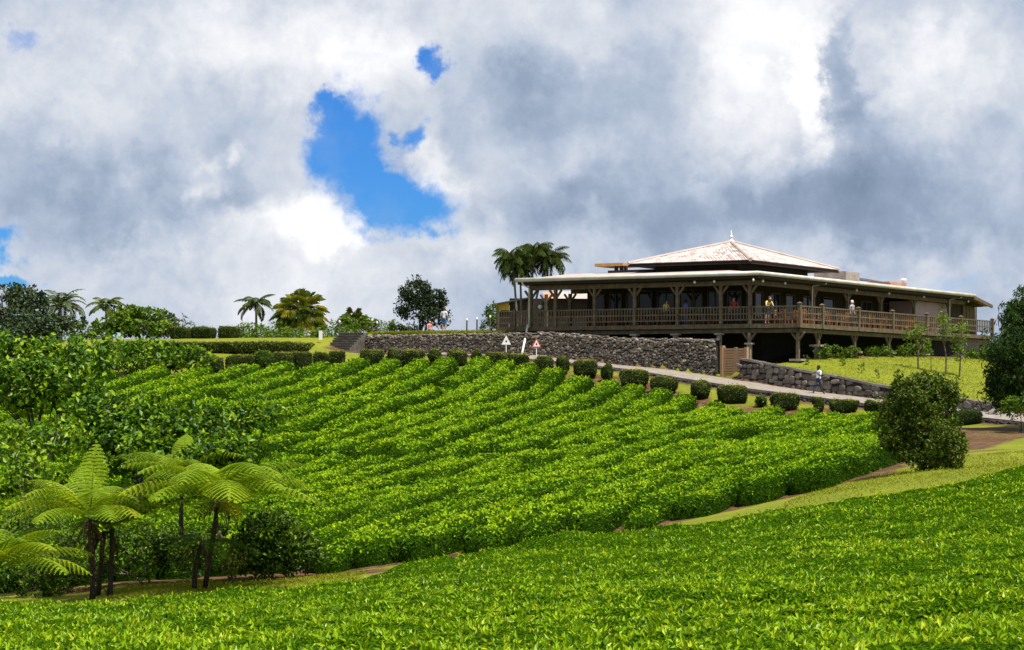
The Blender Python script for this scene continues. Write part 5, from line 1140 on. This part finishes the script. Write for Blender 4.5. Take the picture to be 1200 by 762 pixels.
def person(label, loc_, rz, pose, mats, h=1.7, hair='short', group=None):
    """mats: dict skin, top, bottom, shoe, hair; sleeves: 'short'|'long'; legs: 'long'|'short'. Faces local -Y."""
    V = []; Ed = []; Rr = []; T = []
    def v(p, r, t): V.append(p); Rr.append(r if isinstance(r, tuple) else (r, r)); T.append(t); return len(V) - 1
    def e(a, b): Ed.append((a, b))
    P = POSES[pose]
    pel = v(P['pelvis'], (.155, .115), 'bottom'); sp = v(P['spine'], (.14, .105), 'top'); ch = v(P['chest'], (.165, .115), 'top'); up_ = v(P['upper'], (.13, .095), 'top'); nk = v(P['neck'], .055, 'skin'); hb = v(P['jaw'], (.066, .078), 'skin'); hd_ = v(P['head'], (.076, .092), 'skin'); ht = v(P['crown'], (.066, .080), 'skin')
    for a, b in ((pel, sp), (sp, ch), (ch, up_), (up_, nk), (nk, hb), (hb, hd_), (hd_, ht)): e(a, b)
    ns = v(tuple(Vector(P['jaw']) * .45 + Vector(P['head']) * .55 + Vector(P.get('face', (0, -.105, 0)))), .014, 'skin'); e(hd_, ns)
    for sd in (-1, 1):
        k = 'L' if sd < 0 else 'R'
        sh = v(P['sh' + k], .062, 'top'); el = v(P['el' + k], .042, 'skin' if mats['sleeve'] == 'short' else 'top'); um = v(tuple((Vector(P['sh' + k]) + Vector(P['el' + k])) / 2), .052, 'top'); wr = v(P['wr' + k], .028, 'skin' if mats['sleeve'] == 'short' else 'top')
        e(up_, sh); e(sh, um); e(um, el); e(el, wr); hand(V, Ed, Rr, wr, Vector(P['wr' + k]) - Vector(P['el' + k]), sd, T)
        hp = v(P['hip' + k], .092, 'bottom'); kn = v(P['kn' + k], .058, 'bottom' if mats['leg'] == 'long' else 'skin'); th = v(tuple((Vector(P['hip' + k]) + Vector(P['kn' + k])) / 2), .080, 'bottom'); cf = v(tuple(Vector(P['kn' + k]) * .68 + Vector(P['an' + k]) * .32), .056, 'bottom' if mats['leg'] == 'long' else 'skin'); an = v(P['an' + k], .040, 'bottom' if mats['leg'] == 'long' else 'skin'); ft = v(P['ft' + k], (.036, .045), 'shoe'); 
        e(pel, hp); e(hp, th); e(th, kn); e(kn, cf); e(cf, an); e(an, ft)
    me = bpy.data.meshes.new('tmp'); me.from_pydata(V, Ed, []); tmp = bpy.data.objects.new('tmp', me); C.objects.link(tmp)
    sk = tmp.modifiers.new('Skin', 'SKIN'); sk.use_smooth_shade = True
    for i, r in enumerate(Rr): me.skin_vertices[0].data[i].radius = r
    for i in range(len(V)): me.skin_vertices[0].data[i].use_root = (i == 0)
    tmp.modifiers.new('Sub', 'SUBSURF').levels = 1
    dep = bpy.context.evaluated_depsgraph_get(); dep.update(); ev = tmp.evaluated_get(dep); body = bpy.data.meshes.new_from_object(ev); bpy.data.objects.remove(tmp)
    keys = ['skin', 'top', 'bottom', 'shoe']; body.materials.clear()
    for k in keys: body.materials.append(MATS[mats[k]])
    A = np.array([V[a] for a, b in Ed]); B = np.array([V[b] for a, b in Ed]); n = len(body.polygons); cen = np.zeros(n * 3); body.polygons.foreach_get('center', cen); cen = cen.reshape(-1, 3)
    AB = B - A; t = np.clip(((cen[:, None] - A[None]) * AB[None]).sum(2) / ((AB ** 2).sum(1)[None] + 1e-9), 0, 1); dist = np.linalg.norm(cen[:, None] - (A[None] + t[..., None] * AB[None]), axis=2); ei = dist.argmin(1); tt = t[np.arange(n), ei]
    mi = [keys.index(T[Ed[i][0]] if q < .5 else T[Ed[i][1]]) for i, q in zip(ei, tt)]
    body.polygons.foreach_set('material_index', np.array(mi, np.int32)); body.polygons.foreach_set('use_smooth', np.ones(n, bool)); body.name = 'body'
    o = thing('person', label, 'person', loc_, rz, group); o.scale = (h / 1.7,) * 3
    mobj('body', body, o)
    c = Vector(P['head']); hv = []; m = MB(); fwd_ = Vector(P.get('face', (0, -.105, 0))).normalized()
    prof = [(.002, .135), (.055, .122), (.088, .085), (.100, .035), (.098, -.01)] + ([(.092, -.06), (.075, -.075)] if hair == 'short' else [(.105, -.08), (.112, -.17), (.085, -.22)])
    m.lathe(c - fwd_ * .022 + Vector((0, 0, .008)), [(r, z) for r, z in prof], 12)
    hv = np.array(m.v); q = (hv - np.array(c)) @ np.array(fwd_); hv = hv - np.outer(np.clip(q - .035, 0, 1) * (hv[:, 2] < c.z + .065), np.array(fwd_)) * .95
    m.v = [tuple(x) for x in hv]; m.build('hair', MATS[mats['hair']], o, True)
    return o
def base_pose():
    P = dict(pelvis=(0, 0, .93), spine=(0, .01, 1.08), chest=(0, .005, 1.24), upper=(0, .01, 1.37), neck=(0, 0, 1.46), jaw=(0, -.02, 1.53), head=(0, -.005, 1.60), crown=(0, .005, 1.655))
    for k, s in (('L', -1), ('R', 1)):
        P.update({'sh' + k: (s * .185, .01, 1.38), 'el' + k: (s * .235, .03, 1.10), 'wr' + k: (s * .235, -.04, .86), 'hip' + k: (s * .09, 0, .86), 'kn' + k: (s * .095, -.01, .48), 'an' + k: (s * .10, .03, .08), 'ft' + k: (s * .115, -.12, .045)})
    return P
POSES = {}
p = base_pose(); POSES['stand'] = p
p = base_pose(); p.update(knL=(-.09, -.20, .50), anL=(-.09, -.32, .11), ftL=(-.10, -.47, .08), knR=(.09, .08, .47), anR=(.09, .40, .13), ftR=(.10, .30, .045), elL=(-.23, .14, 1.12), wrL=(-.22, .12, .88), elR=(.25, -.08, 1.12), wrR=(.16, -.26, 1.28), hipL=(-.09, -.02, .86), hipR=(.09, .02, .86)); POSES['walk'] = p
p = base_pose(); p.update(spine=(0, -.04, 1.07), chest=(0, -.13, 1.21), upper=(0, -.20, 1.32), neck=(0, -.26, 1.39), jaw=(0, -.30, 1.45), head=(0, -.30, 1.52), crown=(0, -.29, 1.575), shL=(-.185, -.20, 1.33), shR=(.185, -.20, 1.33), elL=(-.25, -.30, 1.08), elR=(.25, -.30, 1.08), wrL=(-.16, -.46, 1.06), wrR=(.16, -.46, 1.06)); POSES['lean'] = p
p = base_pose()
for k_ in list(p): p[k_] = (p[k_][0], p[k_][1], p[k_][2] - .46)
p.update(knL=(-.12, -.42, .50), knR=(.12, -.42, .50), anL=(-.12, -.40, .09), anR=(.12, -.40, .09), ftL=(-.13, -.54, .045), ftR=(.13, -.54, .045), hipL=(-.10, -.05, .47), hipR=(.10, -.05, .47), elL=(-.24, -.06, .66), elR=(.24, -.06, .66), wrL=(-.14, -.28, .60), wrR=(.14, -.28, .60)); POSES['sit'] = p
def mset(skin, top, bottom, hair, shoe='shoe', sleeve='short', leg='long'): return dict(skin=skin, top=top, bottom=bottom, hair=hair, shoe=shoe, sleeve=sleeve, leg=leg)
w0 = on_ground(959, 115.0); roadz = W(959, 464.5, 115.0)
person('person in a pale blue and white shirt and dark trousers walking along the road', (w0.x, w0.y, roadz.z), math.radians(-55), 'walk', mset('skin_dark', 'cloth_white', 'cloth_navy', 'hair_black'), h=1.72)
DZ = E + 3.94
def deck_at(x, y): p = loc(x, y); return (p.x, p.y, DZ)
person('person in a yellow top and denim shorts leaning over the deck railing', deck_at(px_on_x(899, .5), .5), ANG + math.radians(60), 'lean', mset('skin_light', 'cloth_yellow', 'cloth_denim', 'hair_brown', leg='short'), h=1.72, hair='long')
person('white-haired person in a grey shirt standing at the right-hand deck railing', deck_at(-.55, px_on_y(999, -.55)), ANG + math.radians(80), 'stand', mset('skin_light', 'cloth_grey', 'cloth_denim', 'hair_white'), h=1.68)
person('person in a mustard top standing in the shaded veranda', deck_at(px_on_x(781, 1.2), 1.2), ANG + 1.2, 'stand', mset('skin_light', 'cloth_yellow', 'cloth_navy', 'hair_brown'), h=1.62)
person('person in a violet-blue shirt with dark hair in the shaded veranda', deck_at(px_on_x(803, .8), .8), ANG - .6, 'stand', mset('skin_dark', 'cloth_purple', 'cloth_blue', 'hair_black'), h=1.6)
person('person in a red shirt seen between veranda posts', deck_at(px_on_x(860, 1.6), 1.6), ANG + .4, 'stand', mset('skin_light', 'cloth_red', 'cloth_navy', 'hair_brown'), h=1.72)
g7 = on_ground(520, 139); person('person in a white top and bright blue shorts beside the round dark tree', g7, math.radians(160), 'stand', mset('skin_light', 'cloth_white', 'cloth_blue', 'hair_brown', leg='short'), h=1.68)
g8 = on_ground(503, 141); person('person in a pink top sitting low on the crest lawn beside the round dark tree', (g8.x, g8.y, g8.z - .36), math.radians(40), 'sit', mset('skin_light', 'cloth_pink', 'cloth_denim', 'hair_brown'), h=1.6)

# ------------------------------------------------------------------ furniture on the deck
def chair():
    o = thing('wooden_chair', 'reddish wooden chair on the open deck behind the right-hand railing', 'chair', (0, 0, 0), 0, 'wooden chairs on the deck'); m = MATS['chair_wood']
    MB().box(-.21, .21, -.21, .21, .43, .46).build('seat', m, o)
    for x in (-.19, .19):
        MB().bar((x, -.19, 0), (x, -.18, .43), .045, .045).build('leg', m, o); MB().bar((x, .19, 0), (x, .22, .92), .045, .045).build('leg', m, o)
    for z in (.58, .70, .83): MB().box(-.19, .19, .195, .225, z, z + .08).build('back_slat', m, o)
    return o
def table():
    o = thing('wooden_table', 'square wooden table with crossed legs on the open deck', 'table', (0, 0, 0), 0, 'wooden tables on the deck'); m = MATS['chair_wood']
    MB().box(-.45, .45, -.45, .45, .71, .75).build('table_top', m, o)
    for x in (-.36, .36):
        for y in (-.36, .36): MB().bar((x, y, 0), (x * .95, y * .95, .71), .06, .06).build('leg', m, o)
    return o
def copy_tree(o):
    c = o.copy(); C.objects.link(c)
    for ch in o.children: k = ch.copy(); C.objects.link(k); k.parent = c
    return c
ch0 = chair(); tb0 = table(); first = [True, True]
def put(src, i, x, y, rz):
    o = src if first[i] else copy_tree(src); first[i] = False; o.location = deck_at(x, y); o.rotation_euler = (0, 0, ANG + rz); return o
for y in (1.7, 4.6, 7.6, 10.8, 14.0, 17.4, 20.8):
    put(tb0, 1, -1.5, y, random.uniform(-.1, .1))
    for dx, dy, a in ((.75, 0, -1.57), (-.75, 0, 1.57), (0, -.78, math.pi), (0, .78, 0)):
        put(ch0, 0, -1.5 + dx, y + dy, a + random.uniform(-.25, .25))
VCH = 'wooden chair at a table in the shaded front veranda'; VTB = 'wooden table in the shaded front veranda'
for px in (706, 731, 768, 822):
    x = px_on_x(px, 1.9); t = put(tb0, 1, x, 1.9, 0); t['label'] = VTB; t['group'] = 'tables in the front veranda'
    for dx, a in ((-.75, 1.57), (.75, -1.57)): c = put(ch0, 0, x + dx, 1.9, a); c['label'] = VCH; c['group'] = 'chairs in the front veranda'
def umbrella_lamp(): pass
# globe lamp on the left deck
gx = px_on_x(633, 1.0); p = deck_at(gx, 1.0); o = thing('globe_lamp', 'white globe lamp on a short post at the left end of the veranda', 'lamp', p); zt = W(633, 360, p[1]).z - p[2]
MB().tube([(0, 0, 0), (0, 0, zt - .1)], .03, 8).build('post', MATS['slate'], o); MB().lathe((0, 0, zt), [(.05, -.14), (.10, -.11), (.14, -.03), (.14, .04), (.10, .11), (.02, .14)], 12).build('globe', MATS['lamp_globe'], o, True)

# ------------------------------------------------------------------ garden lamps along the crest lawn
for px, pt, d in ((397.5, 375, 141), (435.7, 373, 142), (441.5, 376, 144), (546.7, 372.5, 138.5), (558.6, 371.5, 138), (574, 369, 136)):
    b = on_ground(px, d); h = W(px, pt, d).z - b.z
    o = thing('garden_lamp', 'thin brown garden lamp post with a white cap along the crest lawn edge', 'lamp post', b, 0, 'garden lamps on the crest lawn')
    MB().lathe((0, 0, 0), [(.06, -.2), (.055, 0), (.05, h - .2)], 8).build('post', MATS['wood'], o); MB().lathe((0, 0, h - .22), [(.04, 0), (.065, .03), (.065, .14), (.02, .18)], 8).build('lamp_head', MATS['lamp_globe'], o, True)
b = on_ground(377, 139.5); MB_ = MB().box(-.12, .12, -.04, .04, 0, .62); o = MB_.build('marker_stone', MATS['white_paint']); o.location = b + Vector((0, -1.0, 0)); tag(o, 'small white upright marker block at the foot of the lawn beside the steps', 'marker')

# ------------------------------------------------------------------ triangular road signs
def sign(px, ptop, pbot, d, label, face, border):
    b = on_ground(px, d); zt = W(px, ptop, d).z - b.z; zb = W(px, pbot, d).z - b.z; hh = zt - zb; w = hh * 1.02
    o = thing('road_sign', label, 'sign', b, math.radians(6)); MB().tube([(0, .03, -.3), (0, .03, zt - .04)], .03, 8).build('pole', MATS['sign_white'], o)
    tri = lambda k, y0, y1: MB().add([(-w / 2 * k, y0, zb + hh * (1 - k) * .36), (w / 2 * k, y0, zb + hh * (1 - k) * .36), (0, y0, zt - hh * (1 - k) * .64), (-w / 2 * k, y1, zb + hh * (1 - k) * .36), (w / 2 * k, y1, zb + hh * (1 - k) * .36), (0, y1, zt - hh * (1 - k) * .64)], [[0, 1, 2], [5, 4, 3], [0, 3, 4, 1], [1, 4, 5, 2], [2, 5, 3, 0]])
    pl = tri(1.0, -.012, 0).build('plate', MATS[border], o)
    if face: tri(.68, -.016, -.0125).build('face', MATS[face], pl)
    zc = zb + hh * .33; yy = -.0205 if face else -.0165; mk = MB(); mk.box(-.045, .045, yy, yy + .003, zc - .05, zc + .05).box(-.02, .02, yy, yy + .003, zc + .055, zc + .10); mk.build('symbol', MATS['sign_black'], pl)
sign(593, 393, 404, 126.3, 'white triangular road sign with a small black mark before the rubble wall', None, 'sign_white')
sign(628.5, 396, 407.5, 125.0, 'triangular road sign with a red border beside the slanting white pipe', 'sign_white', 'sign_red')

# ------------------------------------------------------------------ loose stones on the bank by the road
for px, py, d, r in ((1166, 480, 104.6, .42), (1170, 483, 104.2, .3), (1160, 482.5, 105, .25)):
    p = W(px, py, d); m = MB(); m.lathe((0, 0, 0), [(.6 * r, -.25), (r, 0), (.85 * r, .5 * r), (.3 * r, .8 * r)], 7); m.v = [(x + random.uniform(-.15, .15) * r, y + random.uniform(-.15, .15) * r, z + random.uniform(-.1, .1) * r) for x, y, z in m.v]
    o = m.build('boulder', MATS['field_stone'], rnd=.8); o.location = (p.x, p.y, G(p.x, p.y)); tag(o, 'pale loose boulder at the end of the field stone wall', 'boulder', 'boulders at the wall end')

# ------------------------------------------------------------------ short grass: lawns and the mown strip
def grass():
    pts = []
    reg = [([(880, 560, 50), (1010, 566, 50.5), (1210, 527, 50), (1210, 520, 68), (1060, 552, 60), (950, 580, 56.5)], 12000, .05), ([(130, 700, 47), (420, 690, 47.2), (430, 676, 52), (120, 688, 52)], 9000, .05), ([(935, 437, 118.8), (1000, 447, 116.3), (1160, 475, 107.6), (1240, 470, 112), (1160, 420, 142), (1000, 417, 128), (945, 421, 123)], 9000, .08), ([(428, 391, 141), (600, 391, 134), (600, 390, 137), (430, 390, 144)], 6000, .12)]
    for poly, n, L in reg:
        pl = [(W(*p).x, W(*p).y) for p in poly]; a = np.array(pl); x = rs.uniform(a[:, 0].min(), a[:, 0].max(), n * 2); y = rs.uniform(a[:, 1].min(), a[:, 1].max(), n * 2); k = in_poly(x, y, pl) & ~in_poly(x, y, near_poly) & ~in_poly(x, y, hill_poly); x = x[k]; y = y[k]; pts.append((x, y, np.full(len(x), L)))
    # ragged grass along the top of the walls
    for path, off, n, L in ((Path2(pw(wallR_px)), .62, 4000, .10), (Path2(pw([(428, 391, 139.5), (600, 391, 131.5)])), .65, 5000, .13)):
        t = rs.uniform(0, path.len, n); q = np.array([path.at(v) for v in t]); dr = [path.dir(v) for v in t]; nn = np.array([(-v.y, v.x) for v in dr]); w = off + np.abs(rs.normal(0, .35, n)); pts.append((q[:, 0] + nn[:, 0] * w, q[:, 1] + nn[:, 1] * w, np.full(n, L)))
    x = np.concatenate([p[0] for p in pts]); y = np.concatenate([p[1] for p in pts]); L = np.concatenate([p[2] for p in pts]) * rs.uniform(.6, 1.5, len(x)); z = ground_z(x, y) - .01
    V, F = leaves(np.c_[x, y, z], np.tile([0, 0, 1.0], (len(x), 1)), L * 1.3, asp=.25, up=.55, rnd=.7); rv = np.clip(.4 + .5 * vnoise(x * .8, y * .8, 77) + rs.normal(0, .2, len(x)), 0, 1)
    o = mobj('grass', raw_mesh('grass', V, F, MATS['grass_blade'], False, np.repeat(rv, 4))); o['kind'] = 'stuff'; tag(o, 'short yellow-green grass on the mown strip and along the wall tops', 'grass')
grass()
